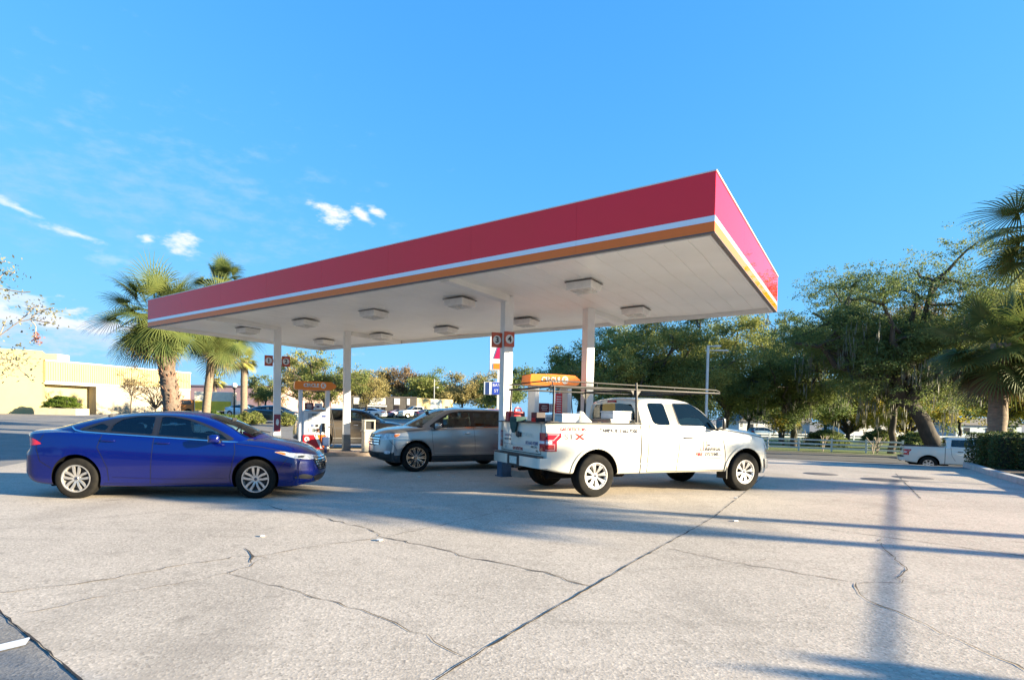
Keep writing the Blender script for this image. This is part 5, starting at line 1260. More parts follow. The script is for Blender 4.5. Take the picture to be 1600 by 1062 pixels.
oak(at(415, 66), 5.5, 2.6, 'thin green tree left of the far front column', LO1, 5000, .2, 82, .35, .14, nl=7, cl=.17, group='trees behind the left pump')
oak(at(572, 70), 6.8, 3.2, 'pale tree right of the far back column', LO4, 8000, .2, 83, .3, .18, nl=7, cl=.19, group='trees behind the left pump')

# ---- palms
def palm(loc, H, tr_, L, label, n=46, seed=1, lm=None, boots=False, lean=(0, 0), dead=4, low=-55, nlf=34, group='palms', curve=0, lw=.042, name='palm_tree', skirt=None):
    r = random.Random(seed); o = empty(name, loc, 0, label, 'palm tree', group); lm = lm or PALM
    b = MB(); k = 14; pts = []; rs = []
    for i in range(k+1):
        t = i/k; pts.append((lean[0]*t**1.5, lean[1]*t**1.5, -.3+(H+.3)*t)); rs.append(tr_*(1.25-.25*min(1, t*5))*(1+.05*math.sin(i*2.3)))
    b.tube(pts, rs, 16)
    top = Vector(pts[-1])
    b.build('trunk', PTR2 if boots else PTR, o, smooth=60)
    if boots:
        b = MB()
        for i in range(int(H*34)):
            t = r.uniform(.12, 1); z = -.3+(H+.3)*t; az = i*2.4; cx, cy = lean[0]*t**1.5, lean[1]*t**1.5
            rr = tr_*1.0; d = Vector((math.cos(az), math.sin(az), 0)); s_ = Vector((-d.y, d.x, 0)); c = Vector((cx, cy, z))+d*rr*.9
            u = (d*.55+Vector((0, 0, 1))*.9).normalized(); l = r.uniform(.2, .42)
            w = .055; q = [c+s_*w, c-s_*w, c+u*l-s_*w*.45, c+u*l+s_*w*.45]; th = d*.03
            b.add(q+[v-th for v in q], [[0, 1, 2, 3], [7, 6, 5, 4], [0, 4, 5, 1], [1, 5, 6, 2], [2, 6, 7, 3], [3, 7, 4, 0]])
        b.build('leaf_boot', mat('boot_red_brown', (.30, .17, .11), .9, var=(.14, .09, .07), var_scale=6), o)
    for part, cnt in (('crown', n), ('dead_fronds', dead)):
        if not cnt: continue
        V_ = []; F_ = []
        for i in range(cnt):
            az = 2.39996*i+r.uniform(-.7, .7)
            el = R((85-(85-low)*((i+.5)/cnt)**.85)+r.uniform(-16, 16)) if part == 'crown' else R(r.uniform(-80, -60))
            Lf = L*r.uniform(.72, 1.12); pet = Lf*r.uniform(.42, .58)
            h = Vector((math.cos(az), math.sin(az), 0)); d = h*math.cos(el)+Vector((0, 0, 1))*math.sin(el)
            # petiole
            P = []; pos = top+h*tr_*.4+Vector((0, 0, r.uniform(-.35, .15))); dd = d.copy()
            for q in range(6): P.append(pos.copy()); pos += dd*pet/5; dd = (dd+Vector((0, 0, -.085))).normalized()
            side = dd.cross(Vector((0, 0, 1)))
            if side.length < .05: side = Vector((1, 0, 0))
            side.normalize(); side = (Matrix.Rotation(r.uniform(-.5, .5), 3, dd) @ side); up = side.cross(dd).normalized()
            k0 = len(V_)
            for p in P: V_ += [p+side*.022, p-side*.022]
            for q in range(5): a = k0+2*q; F_.append([a, a+1, a+3, a+2])
            hub = P[-1]
            for j in range(nlf):
                th = R(-118+236*j/(nlf-1)); ll = Lf*.55*(1-.28*abs(th)/2.06)*r.uniform(.9, 1.06)
                u = dd*math.cos(th)+side*math.sin(th); u = (u+up*.18*math.cos(th*.8)).normalized(); p = hub+dd*.10*max(0, math.cos(th))
                w = lw; a0 = len(V_); droop = r.uniform(.12, .30)
                n_ = u.cross(up).normalized()
                for q, (f, ww) in enumerate(((0, .35), (.3, 1), (.62, .8), (.85, .45), (1, .05))):
                    V_ += [p+n_*w*ww*.5, p-n_*w*ww*.5]
                    if q: F_.append([a0+2*q-2, a0+2*q-1, a0+2*q+1, a0+2*q])
                    nf = (0, .3, .62, .85, 1)[min(q+1, 4)]-f; p = p+u*ll*nf; u = (u+Vector((0, 0, -droop*(.5+q*.6)))).normalized()
        me = bpy.data.meshes.new(part); me.from_pydata([tuple(v) for v in V_], [], F_); me.materials.append(lm if part == 'crown' else PALMD); link(part, me, o)
    return o
palm(at(272, 30), 6.7, .42, 3.0, 'tall thick palm with shaggy leaf bases left of the canopy', 74, 3, PALM, True, lean=(-.95, 0), dead=7, low=-74, group='tall palms left of the canopy', lw=.05)
palm(at(320, 34), 6.5, .24, 2.9, 'slimmer smooth trunked palm partly behind the canopy left end', 60, 4, PALM, False, lean=(.7, 0), dead=4, low=-68, group='tall palms left of the canopy', lw=.05)
palm(at(322, 38), 10.1, .17, 1.7, 'palm whose top shows above the canopy left end', 34, 5, PALM, False, lean=(.9, 0), dead=0, low=-30, group='tall palms left of the canopy', lw=.05)
palm(at(381, 58), 6.2, .34, 1.7, 'pale trunked palm left of the pink building wall', 30, 7, PALM2, False, dead=2, low=-50, group='small palms across the lot', lw=.07, nlf=22)
palm(at(336, 80), 5.4, .22, 1.8, 'small palm before the pink building', 22, 9, PALM2, False, dead=2, group='small palms across the lot', lw=.09, nlf=18)
palm(at(405, 74), 3.2, .2, 1.6, 'short palm before the pink building wall by the teal car', 22, 10, PALM2, False, dead=4, group='small palms across the lot', lw=.09, nlf=18)
palm(at(1558, 20, 0), 4.4, .27, 2.25, 'dark green palm behind the right hedge with drooping fronds', 60, 12, PALM, False, dead=6, low=-65, group='palms in the right planting bed', lw=.045)
palm(at(1660, 17, 0), 7.7, .24, 2.4, 'taller palm whose fronds enter at the right edge', 50, 13, PALM, False, dead=3, low=-60, group='palms in the right planting bed', lw=.045)
palm(at(1615, 20.5, 0), 5.2, .22, 2.4, 'palm with yellow lit fronds right of the dark green palm', 46, 14, PALM2, False, dead=4, low=-60, group='palms in the right planting bed', lw=.045)
# palms beside the lot, outside the frame to the right; their trunks and crowns throw the long bands
palm((25.0, .4, 0), 6.6, .16, 1.2, 'palm outside the frame right, nearer the camera', 40, 15, PALM, group='palms along the right lot edge')
palm((25.5, 1.7, 0), 6.9, .17, 1.2, 'palm outside the frame right, second along the edge', 40, 16, PALM, group='palms along the right lot edge')
palm((11.3, .36, 0), 1.6, .10, .62, 'short palm outside the frame behind the camera right', 34, 17, PALM, group='palms along the right lot edge')
oak((15.5, -3.5, 0), 4.9, .95, 'unseen small tree added behind the camera right to shade the lower left corner', LO1, 6000, .16, 90, .6, .12, nl=8, cl=.3, low=.86, group='trees beside the lot outside the frame')  # unseen tree added so its crown shades the near left corner
oak((30, 5.2, 0), 4.6, 3.2, 'low spreading oak outside the frame right', LO1, 7000, .2, 91, .3, .2, nl=9, cl=.15, low=.4, group='trees beside the lot outside the frame')
oak((36, 4.5, 0), 11.5, 2.1, 'unseen tall rounded oak added outside the frame right to shade the grey SUV', LO1, 34000, .25, 92, .5, .25, nl=12, cl=.28, low=.70, group='trees beside the lot outside the frame')  # added out of view to keep the sun off the grey SUV
# crape myrtle at the left edge
def myrtle():
    o = empty('crape_myrtle', (-14.6, 14.6, 0), 0, 'sparse crape myrtle reaching in from the left edge with few pale leaves', 'tree'); r = random.Random(5); rng = np.random.default_rng(5)
    P = lambda x, y, Y=14.5: Vector(((x-723)/862*Y+14.6, Y-14.6, 1.48+(636.5-y+ (x-0)*.017)/862*Y))
    b = MB(); base = Vector((0, 0, -.2)); f = Vector((.25, 0, 1.2)); LV = []
    for br in ([P(-90, 560), P(-30, 548), P(0, 525), P(18, 512), P(30, 503), P(48, 500), P(60, 487), P(84, 482)], [P(-90, 540), P(-40, 470), P(-5, 452), P(20, 455), P(36, 458), P(48, 457)], [P(-90, 560), P(-50, 440), P(-10, 415), P(10, 410)],
               [P(-60, 560), P(-30, 555), P(0, 560), P(15, 562), P(30, 575), P(46, 590)], [P(30, 503), P(48, 488), P(50, 482), P(62, 478)], [P(48, 500), P(57, 510), P(56, 522), P(56, 535)], [P(48, 499), P(66, 503), P(80, 505)], [P(0, 525), P(8, 505), P(10, 502)], [P(-5, 452), P(0, 435), P(12, 425), P(24, 428)]):
        pts = ([base, f] if br[0].x < -.2+14.6-14.6+3 and (br[0]-P(-90, 560)).length < 1.5 else [])+br
        b.tube(chaikin([tuple(p) for p in pts], 1, False), [max(.006, .035*(1-.95*i/(2*len(pts)-2))) for i in range(2*len(pts)-2+0)][:len(chaikin([tuple(p) for p in pts], 1, False))] if 0 else .014, 6)
        for p in br[-3:]: LV.append(p)
    b.build('branches', mat('myrtle_bark', (.34, .28, .22), .8), o, smooth=60)
    pts = []
    for p in LV: pts.append(np.array(p)+rng.normal(size=(7, 3))*np.array([.14, .14, .09]))
    for (x, y, n, s) in ((66, 492, 110, .22), (50, 480, 50, .15), (82, 490, 40, .12), (8, 425, 120, .26), (2, 462, 60, .14), (14, 560, 240, .30), (4, 575, 200, .30), (30, 562, 60, .2), (-20, 430, 150, .4), (-20, 560, 200, .4), (12, 505, 14, .08), (34, 580, 14, .15)):
        n = int(n*.45); pts.append(np.array(P(x, y))+rng.normal(size=(n, 3))*s*np.array([1, 1, .7]))
    leafmesh('leaves', np.concatenate(pts), .085, rng, leafmat('myrtle_leaf', (.16, .17, .12), (.30, .28, .16), .35), o, asp=.6)
    q = np.array(P(57, 528))+rng.normal(size=(60, 3))*np.array([.05, .05, .09]); leafmesh('dead_leaves', q, .07, rng, leafmat('russet_cluster', (.28, .12, .11), (.22, .09, .07), .3), o, asp=.6)
myrtle()
# ---- shrubs and hedges
def shrub(loc, sz, label, lm, n=6000, ls=.07, seed=1, box=False, group=None, name='shrub', cat='shrub', rz=0, core=None, asp=.5):
    rng = np.random.default_rng(seed); o = empty(name, loc, rz, label, cat, group)
    d = rng.normal(size=(n, 3)); 
    if box:
        d = rng.uniform(-1, 1, size=(n, 3)); ax = rng.integers(0, 3, n); s = np.sign(rng.uniform(-1, 1, n)); keep = rng.uniform(0, 1, n) < .75
        for k in range(3): q = (ax == k) & keep; d[q, k] = s[q]*(1-np.abs(rng.normal(0, .05, q.sum())))
        wv = .07*np.sin(d[:, 0]*9)+.05*np.sin(d[:, 1]*7+d[:, 0]*17); d *= (1+wv[:, None]*.8)
    else:
        d /= np.linalg.norm(d, axis=1)[:, None]; d[:, 2] = np.abs(d[:, 2])*1.9-.9; wv = .14*np.sin(d[:, 0]*7+seed)*np.cos(d[:, 1]*6)+.10*np.sin(d[:, 2]*9+d[:, 0]*5)
        d *= (rng.uniform(.2, 1, n)**.35+wv)[:, None]
    P = d*np.array(sz)/2+np.array([0, 0, sz[2]/2]); leafmesh('foliage', P, ls, rng, lm, o, asp=asp)
    b = MB()
    if box: b.box((0, 0, sz[2]*.47), (sz[0]*.86, sz[1]*.80, sz[2]*.82), bev=.1)
    else: b.M = Matrix.Diagonal((sz[0]*.36, sz[1]*.36, sz[2]*.40, 1)); b.lathe([(math.sin(t), 1-math.cos(t)) for t in [math.pi*k/8 for k in range(9)]], 14)
    b.build('dark_core', mat('shrub_inner', (.018, .025, .012), .95, var=(.03, .03, .018), var_scale=6, bump=1, bump_scale=14), o, smooth=40)  # dark solid core, its colour gives the shade inside the foliage
    return o
HG = leafmat('hedge_leaf', (.028, .06, .016), (.08, .11, .03), .25, 1.2); HL = leafmat('clipped_hedge', (.06, .11, .012), (.12, .17, .02), .3, 1.2)
SG = leafmat('shrub_green', (.05, .10, .02), (.14, .19, .03), .35, 1.2)
shrub((18.9, 17.3, .08), (4.2, 2.2, 1.12), 'dark clipped hedge in the raised bed at the right edge', HG, 26000, .075, 2, True, name='hedge', cat='hedge', rz=-.45)
shrub((16.9, 15.0, .08), (1.5, 1.3, .62), 'low dark shrub at the kerb in front of the right hedge', HG, 7000, .07, 3, name='shrub', rz=.2)
hb = at(97, 57.5)
shrub((hb[0], hb[1], hb[2]+.66), (3.9, 1.6, 1.28), 'bright green domed hedge in the planter at the yellow building', HL, 12000, .11, 4, name='hedge', cat='hedge', rz=.0)
shrub(at(352, 33), (2.6, 1.8, 1.15), 'bushy green grassy shrub right of the slim palm', SG, 7000, .22, 5, asp=.14)
shrub(at(330, 35), (2.0, 1.8, 1.3), 'green shrub at the foot of the slim palm', SG, 5000, .2, 6, asp=.2)
for i, (x, Y, sz, lb) in enumerate(((398, 44, 1.0, 'olive shrub left of the far front column'), (384, 43, 1.0, 'olive shrub beside the pale palm trunk'), (448, 42, 1.0, 'small green plant right of the far front column'))):
    shrub(at(x, Y), (1.7, 1.4, sz), lb, LO1, 2500, .12, 20+i, group='shrubs along the parking kerb')
for i, (x, Y, w, lb) in enumerate(((1432, 58, 4.5, 'dark bush under the huge leaning oak'), (1290, 62, 5, 'dark bush behind the second fence bay'), (1580, 50, 6, 'dark bush behind the right palm'), (1375, 75, 5, 'dark bush beyond the fence right bays'))):
    shrub(at(x, Y), (w, 3, 1.9), lb, LO2, 6000, .2, 30+i, group='bushes under the park oaks')
for i, (x, Y) in enumerate(((1287, 52), (1366, 49), (1372, 49.5))):
    b = MB(); r = random.Random(i)
    p = at(x, Y); 
    for k in range(5): b.tube([(0, 0, 0), (r.uniform(-.2, .2), 0, .6), (r.uniform(-.7, .7), r.uniform(-.2, .2), 1.5)], .03, 5)
    o = b.build('bare_shrub', mat('bare_wood', (.36, .30, .24), .8)); o.location = p; tag(o, ('bare pale shrub at the middle of the white fence', 'bare pale forked shrub behind the last fence bay', 'smaller bare pale shrub beside the forked one')[i], 'shrub')

oak(at(243, 62), 4.6, 3.0, 'sparse bare brown tree in front of the blank white wall', LO5, 2600, .13, 95, .18, .12, nl=14, cl=.2, low=.2)
oak(at(205, 60), 5.6, 2.0, 'thin small tree before the blank wall left of the thick palm', LO5, 1800, .13, 96, .4, .09, nl=8, cl=.22, low=.5)
for i, x in enumerate((-34, -22, -9, 6, 19)):
    oak((x, -30-3*(i % 2), 0), 9+i % 3, 6.5, 'oak standing far behind the camera', LO2, 5000, .45, 110+i, .25, .35, group='oaks behind the camera', nl=8, cl=.2)

# ------------------------------------------------------------------ buildings
YEL = mat('yellow_stucco', (.42, .35, .175), .85, var=(.38, .31, .155), var_scale=.4, bump=.2, bump_scale=8)
CRM = mat('cream_stucco', (.36, .31, .23), .85, var=(.30, .26, .195), var_scale=.5, bump=.2, bump_scale=8); TAN = mat('tan_stucco', (.33, .25, .14), .85)
WT = mat('white_trim', (.74, .72, .66), .6)
def wallobj(name, a, c, z0_, z1_, th, m, parent=None):
    """straight wall from a to c; thickness goes away from the camera side"""
    a, c = Vector(a), Vector(c); d = (c-a).normalized(); n = Vector((-d.y, d.x))
    if n.dot((a+c)/2) < 0: n = -n
    b = MB(); A = [(*a, z0_), (*c, z0_), (*(c+n*th), z0_), (*(a+n*th), z0_), (*a, z1_), (*c, z1_), (*(c+n*th), z1_), (*(a+n*th), z1_)]
    b.add(A, [[0, 1, 2, 3], [4, 7, 6, 5], [0, 4, 5, 1], [1, 5, 6, 2], [2, 6, 7, 3], [3, 7, 4, 0]])
    o = b.build(name, m, parent)
    return o
yb = empty('commercial_building', (0, 0, 0), 0, 'long low yellow stucco building with ribbed parapet and blank white wall at the left', 'building')
gz = .5
wallobj('tower_wall', (-60, 51), (-45.71, 60), gz, 7.69, 10, YEL, yb)
A = Vector((-46.2, 61.0)); B = Vector((-38.5, 78.0)); dd = (B-A).normalized(); nn = Vector((-dd.y, dd.x))
# parapet band with ribs
ztl, ztr = 6.72, 6.75
P0 = A-nn*0; Lw = (B-A).length
if nn.dot(A) < 0: nn = -nn
wallobj('parapet', A, B, 4.52, 6.70, 1.2, YEL, yb)
b = MB(); k = 0
rib = []
nrib = 74
for i in range(nrib):
    p = A+dd*(Lw*(i+.5)/nrib)-nn*.04; b.box((p.x, p.y, 5.60), (.07, .06, 2.0), rz=math.atan2(dd.y, dd.x))
b.build('parapet_ribs', YEL, yb)
wallobj('coping', A-nn*.12, B-nn*.12, 6.70, 6.86, 1.4, mat('coping_cream', (.5, .46, .36), .7), yb); wallobj('fascia_trim', A-nn*.06, B-nn*.06, 4.36, 4.515, 1.2, mat('coping_cream'), yb)
s1 = A+dd*5.6
wallobj('blank_wall', s1+nn*.05, B+nn*.05, gz, 4.355, 6, CRM, yb)
wallobj('recess_wall', A+nn*3.0, s1+nn*3.0, gz, 4.36, 2, TAN, yb)
wallobj('canopy_ceiling', A+nn*.1, s1+nn*.1, 4.20, 4.35, 3.5, WT, yb)
wallobj('rear_block', A+nn*1.5, B+nn*1.5, gz, 6.3, 14, YEL, yb)
b = MB(); b.box((A.x-.8, A.y+3, 7.2), (1.4, 2, 1.0)); b.build('roof_vent', mat('coping_cream'), yb)
pb = at(97, 57.5); o = empty('planter', (pb[0], pb[1], pb[2]-.1), 0, 'low cream block planter wall under the bright hedge', 'planter')
b = MB(); b.box((0, -.9, .38), (4.3, .22, .76), bev=.03); b.box((0, .9, .38), (4.3, .22, .76)); b.box((-2.05, 0, .38), (.2, 1.6, .76)); b.box((2.05, 0, .38), (.2, 1.6, .76)); b.build('wall', mat('block_cream', (.62, .53, .36), .9, var=(.5, .42, .28), var_scale=3, bump=.4), o)
b = MB(); b.box((0, 0, .36), (4.0, 1.6, .68)); b.build('soil', DIRT, o)
# brown building
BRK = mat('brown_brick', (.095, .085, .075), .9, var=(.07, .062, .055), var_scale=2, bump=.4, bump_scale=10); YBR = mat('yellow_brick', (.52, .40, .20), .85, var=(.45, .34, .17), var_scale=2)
bb2 = empty('shop_building', (0, 0, 0), 0, 'flat roofed building with dark brick front and sunlit yellow side, centre distance', 'building')
C0 = Vector((-7.35, 88)); L0 = Vector((-18.5, 86.5)); R0_ = Vector((-1.7, 94.5)); zb_, zt_ = .5, 4.15
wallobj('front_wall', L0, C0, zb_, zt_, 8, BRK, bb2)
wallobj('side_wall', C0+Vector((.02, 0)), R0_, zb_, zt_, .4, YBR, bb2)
wallobj('cornice', L0-Vector((0, .06)), C0-Vector((0, .06)), zt_, zt_+.14, 8, mat('dark_trim'), bb2)
def onwall(name, a, c, t0, t1, z0_, z1_, m, parent, proud=.05):
    a, c = Vector(a), Vector(c); d = c-a; n = Vector((-d.y, d.x)).normalized()
    if n.dot(a) > 0: n = -n
    wallobj(name, a+d*t0+n*proud, a+d*t1+n*proud, z0_, z1_, .04, m, parent)
DG = mat('dark_shop_glass', (.02, .022, .025), .1, coat=.8)
for (t0, t1) in ((.12, .20), (.34, .56), (.68, .76), (.86, .90)): onwall('sign_panel', L0, C0, t0, t1, 3.0, 4.0, WT, bb2, .08)
for (t0, t1) in ((.12, .19), (.68, .75), (.86, .895)): onwall('window', L0, C0, t0, t1, 1.1, 2.9, DG, bb2, .06)
onwall('shopfront', L0, C0, .33, .56, .55, 2.6, DG, bb2, .06); onwall('awning', L0, C0, .30, .58, 2.62, 2.85, WT, bb2, .7)
for t in (.40, .47): onwall('door_frame', L0, C0, t, t+.012, .6, 2.6, WT, bb2, .1)
onwall('pillar', L0, C0, .47, .50, .5, 3.1, mat('column_dark', (.12, .12, .12), .8), bb2, .5)
onwall('white_panel', C0, R0_, .36, .66, 2.3, 4.05, WT, bb2, .05); onwall('window', C0, R0_, .36, .66, .6, 2.2, DG, bb2, .05)
# pink building
PK = mat('pink_stucco', (.42, .27, .27), .85, var=(.36, .23, .24), var_scale=.6)
pk = empty('store_building', (0, 0, 0), 0, 'long flat mauve pink building in the left distance', 'building')
wallobj('wall', (-58, 102), (-34, 99), .5, 6.0, 12, PK, pk); wallobj('wall', (-33.5, 99), (-22, 104), .5, 5.7, 12, mat('pink_light', (.60, .40, .34), .85), pk)
wallobj('coping', (-58.2, 101.8), (-33.8, 98.8), 6.0, 6.2, 12, mat('mauve_trim', (.25, .18, .20), .8), pk)
onwall('door', (-58, 102), (-34, 99), .70, .80, .6, 3.4, mat('grey_door', (.30, .30, .32), .6), pk)
# yellow box lorry
o = empty('box_van', at(333, 66), .15, 'yellow and white box van parked before the pink building', 'van')
b = MB(); b.box((.3, 0, 1.75), (4.2, 2.2, 2.3), bev=.06); b.build('box', mat('cream_panel', (.70, .64, .50), .5), o)
b = MB(); b.box((.3, -1.12, 1.25), (4.0, .05, 1.1)); b.build('side_stripe', mat('yellow_panel', (.75, .52, .03), .45), o)
b = MB(); b.box((-2.6, 0, 1.2), (1.5, 2.0, 1.5), bev=.2); b.build('cab', mat('orange_panel', (.50, .18, .04), .45), o)
b = MB(); b.box((-2.75, 0, 1.6), (1.25, 2.03, .5), bev=.05); b.build('cab_window', DG, o)
for x_ in (-2.5, 1.4):
    for s in (-1, 1): b = MB(); b.lathe([(0, -.12), (.42, -.12), (.45, -.05), (.45, .05), (.42, .12), (0, .12)], 20, 'Y'); w_ = b.build('wheel', TYRE, o, smooth=40); w_.location = (x_, s*.95, .45)
# parking lamps
def globe_lamp(loc, H, lab):
    o = empty('street_lamp', loc, 0, lab, 'street lamp', 'globe street lamps')
    b = MB(); b.tube([(0, 0, -.1), (0, 0, H)], [.09, .06], 10); b.lathe([(.22, 0), (.2, .25), (.10, .5), (.07, .6)], 14); b.lathe([(.05, H), (.16, H+.1), (.18, H+.18)], 14); b.build('pole', mat('dark_pole', (.02, .025, .025), .5), o, smooth=40)
    b = MB(); b.lathe([(.001, H+.16)]+[(.24*math.sin(t), H+.40-.24*math.cos(t)) for t in [math.pi*k/10 for k in range(1, 10)]]+[(.001, H+.64)], 16); b.build('lamp_globe', mat('lamp_globe', (.82, .82, .8), .3), o, smooth=60)
globe_lamp(at(366, 50), 2.75, 'black post lamp with white globe before the pink building')
globe_lamp(at(562, 70), 3.6, 'black post lamp left of the brown building entrance')
def mast(loc, H, lab, arms, m, w=.13):
    o = empty('light_pole', loc, 0, lab, 'light pole')
    b = MB(); b.box((0, 0, H/2), (w, w, H), bev=.01); b.build('pole', m, o)
    for (dx, z, l, t) in arms:
        b = MB(); b.box((dx/2, 0, z), (abs(dx), .06, .06)); b.build('arm', m, o); b = MB(); b.box((dx+(l/2 if dx > 0 else -l/2), 0, z), (l, .30, t), bev=.02); b.build('lamp_head', m, o)
    return o
LP = mat('light_pole_paint', (.62, .62, .60), .45)
p = at(1103, 45)
mast((p[0], p[1], p[2]), 7.55-p[2]-.05, 'tall pale square light pole with two lamp arms behind the pickup', [(.5, 7.45-p[2], .5, .12), (.55, 7.1-p[2], 1.05, .10)], LP, .16)
p = at(678, 92); mast(p, 6.6, 'thin lamp mast behind the yellow end wall', [(.5, 6.3, .5, .1), (.4, 5.2, .3, .2)], LP, .12)
# price totem
o = empty('price_sign', (2.62, 40, 0), .0, 'tall white station sign with red and orange shapes behind the near front column', 'sign')
b = MB(); b.box((0, 0, 6.15), (1.5, .35, 2.75), bev=.03); b.build('panel', FW, o); b = MB(); b.box((0, 0, 2.3), (.35, .3, 5)); b.build('pole', LP, o)
b = MB(); b.box((.12, -.19, 7.05), (1.15, .03, .85)); b.build('red_shape', mat('sign_red', (.72, .03, .06), .4), o)
b = MB(); b.prism([(-.45, 5.6), (.7, 5.6), (.7, 6.4), (-.2, 6.4)], -.205, -.176, 'XZ'); b.build('maroon_shape', mat('sign_maroon', (.45, .01, .08), .4), o)
b = MB(); b.box((.1, -.19, 5.05), (1.15, .03, .40)); b.build('orange_shape', SIGN_O, o)
o = empty('blue_sign', (2.33, 39, 0), .0, 'blue and white roadside board left of the near front column', 'sign')
b = MB(); b.box((0, 0, 3.42), (1.75, .12, .90), bev=.02); b.build('panel', FW, o); b = MB(); b.box((.6, 0, 1.5), (.12, .1, 3.0)); b.build('pole', LP, o)
b = MB(); b.box((-.62, -.07, 3.42), (.26, .02, .86)); b.build('blue_band', mat('sign_navy', (.02, .05, .16), .4), o)
b = MB(); b.box((.27, -.07, 3.42), (1.1, .02, .86)); b.build('blue_field', mat('sign_blue', (.02, .06, .40), .4), o)
for q, t in ((.22, 'BAY'), (-.18, 'ST')): flattext('lettering', t, .3, face_matrix((-.0, -.081, 3.42+q), (0, -1, 0)), FW, o)
# fence
FP = mat('vinyl_white', (.76, .78, .80), .4, var=(.66, .69, .72), var_scale=2)
ln = (FRt-FL).length; sp_ = ln/4
f = empty('post_and_rail_fence', (FL.x, FL.y, 0), math.atan2(fd.y, fd.x), 'white three rail vinyl fence along the grass verge behind the road', 'fence')
for k in range(-7, 5):
    p = FL+fd*sp_*k; z = hgt(p.x, p.y)+.03
    b = MB(); b.box((sp_*k, 0, z+.60), (.14, .14, 1.2), bev=.01); b.box((sp_*k, 0, z+1.22), (.18, .18, .05), bev=.015); b.build('post', FP, f)
for k in range(-7, 4):
    pa = FL+fd*sp_*k; pb_ = FL+fd*sp_*(k+1); z = (hgt(pa.x, pa.y)+hgt(pb_.x, pb_.y))/2+.03
    for h_ in (1.06, .68, .30):
        b = MB(); b.box((sp_*(k+.5), 0, z+h_), (sp_-.1, .05, .15), bev=.008); b.build('rail', FP, f)
# far park fence and houses glimpsed through the trees
o = empty('park_fence', (0, 0, 0), 0, 'low white fence far back in the park between the oaks', 'fence')
for k in range(16):
    x_ = 34+k*3.2; z = hgt(x_, 84); b = MB(); b.box((x_, 84, z+.5), (.12, .12, 1.0)); b.build('post', FP, o)
b = MB(); b.box((34+24, 84, hgt(50, 84)+.85), (48, .05, .14)); b.build('rail', FP, o); b = MB(); b.box((34+24, 84, hgt(50, 84)+.45), (48, .05, .14)); b.build('rail', FP, o)
def house(x, Y, w, h_, m, lab, roofm):
    p = at(x, Y); o = empty('house', p, 0, lab, 'house', 'houses beyond the park')
    b = MB(); b.box((0, 4, h_/2), (w, 8, h_)); b.build('wall', m, o)
    b = MB(); b.prism([(-w/2-.4, h_), (w/2+.4, h_), (w/2-1.5, h_+1.6), (-w/2+1.5, h_+1.6)], -.6, 8.6, 'XZ'); b.build('roof', roofm, o)
    for k in range(3): b = MB(); b.box((-w/3+k*w/3, -.03, h_*.55), (1.2, .06, 1.2)); b.build('window', DG, o)
RF = mat('roof_grey', (.18, .17, .17), .85)
house(1210, 125, 16, 2.6, mat('house_white', (.62, .62, .60), .8), 'white low house glimpsed left behind the fence', RF)
house(1372, 120, 14, 2.6, mat('house_white'), 'white low house glimpsed under the leaning oak', RF)
house(1545, 118, 14, 2.6, mat('house_blue', (.40, .48, .52), .8), 'pale blue low house glimpsed right of the palm trunk', RF)
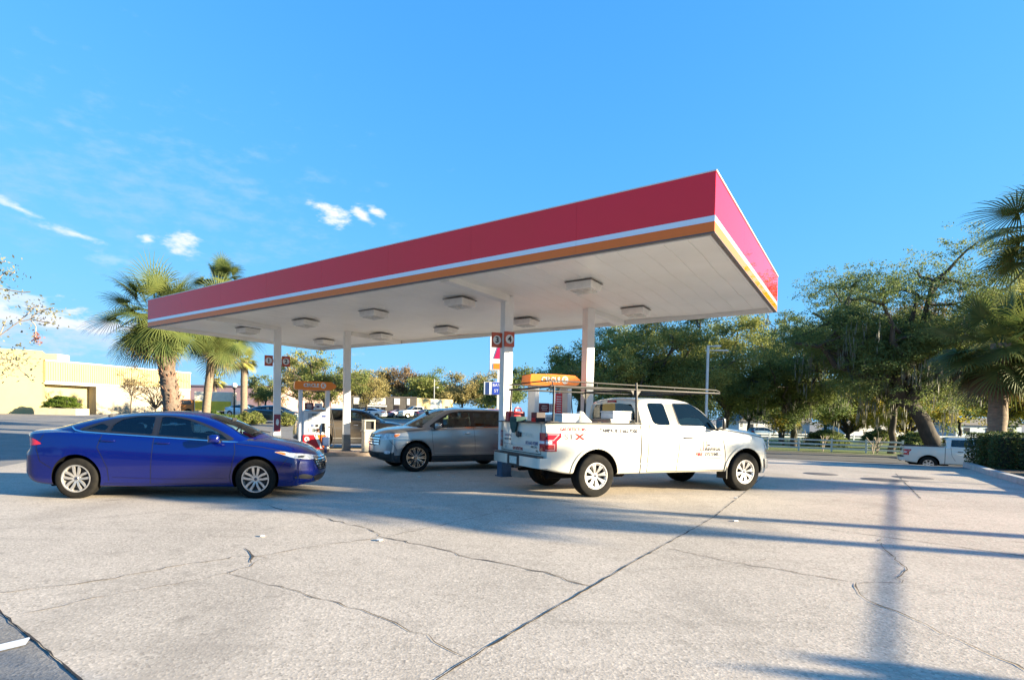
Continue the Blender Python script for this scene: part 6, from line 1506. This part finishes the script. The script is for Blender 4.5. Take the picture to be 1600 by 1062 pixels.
# scraps of litter on the concrete
LIT = mat('litter_white', (.7, .7, .68), .6)
for i, (x, y) in enumerate(((-1.0, 13.0), (-.55, 13.4), (-.2, 13.1), (-3.1, 16.2), (5.2, 10.4), (4.0, 8.0), (-.95, 6.4), (-2.35, 6.5))):
    b = MB(); r = random.Random(i); b.prism([(r.uniform(.02, .05)*math.cos(t), r.uniform(.02, .05)*math.sin(t)) for t in (0, 1, 2, 3, 4, 5)], .010, .022)
    o = b.build('paper_scrap', LIT); o.location = (x, y, 0); tag(o, ('scrap of white paper under the grey SUV front, nearest its wheel', 'scrap of paper on the concrete below the SUV door', 'scrap of paper right of the others below the SUV', 'scrap of paper on the concrete before the left island', 'white scrap beside the slab joint under the pickup front wheel', 'white scrap by the crossing of two slab joints', 'small white scrap beside the forked crack', 'small scrap beside the broken slab edge')[i], 'litter', 'scraps of litter')

# unseen rope and posts added at the right to cast the soft shadow band
UP = mat('post_wood', (.16, .12, .09), .9)
cd = Vector((.618, .786, 0)); c0 = Vector((8.705, 1.191, 0))
for k, s in enumerate((-6, 14)):
    p = c0+cd*s; o = empty('shadow_rope_post', (p.x, p.y, 0), math.atan2(cd.y, cd.x), ('unseen short post behind the camera right, added to hold the shadow casting rope', 'unseen short post outside the frame right, added to hold the end of the shadow casting rope')[k], 'post')
    b = MB(); b.tube([(0, 0, -.3), (0, 0, 1.62)], [.05, .045], 12); b.build('pole', UP, o, smooth=50)
    b = MB(); b.lathe([(.001, 1.66), (.05, 1.64), (.05, 1.60)], 12); b.build('cap', UP, o)
o = empty('shadow_rope', (c0.x, c0.y, 0), math.atan2(cd.y, cd.x), 'unseen black rope added between two posts to cast a soft shadow band', 'rope barrier')
for k in range(1):
    b = MB(); y = 0; z = 1.52; b.tube([(-6, y, z), (14, y, z)], .019, 6); b.build('rope', RUB, o)

# the shop behind the camera (it shows in paint and glass)
o = empty('shop_building', (-6, -15, 0), 0, 'low cream shop with dark glass front standing behind the camera', 'building')
b = MB(); b.box((0, -4, 2.3), (26, 8, 4.6)); b.build('wall', mat('shop_cream', (.62, .58, .50), .8), o)
b = MB(); b.box((0, .35, 3.6), (26.4, .7, .9), bev=.03); b.build('fascia', RED, o)
for k in range(6): b = MB(); b.box((-10.5+k*4.2, .04, 1.55), (3.4, .08, 2.6)); b.build('window', DG, o)

# squeegee tub on the left island
o = empty('squeegee_tub', (-4.62, 18.62, .148), ISL, 'small blue washer tub with a squeegee beside the left fuel pump', 'washer tub')
b = MB(); b.box((0, 0, .38), (.24, .20, .30), bev=.03); b.box((0, 0, .12), (.08, .08, .24)); b.build('tub', mat('tub_blue', (.02, .05, .14), .5), o)
b = MB(); b.tube([(.04, 0, .45), (.10, 0, .85)], .010, 6); b.box((.105, 0, .86), (.03, .18, .04)); b.build('squeegee', RUB, o)
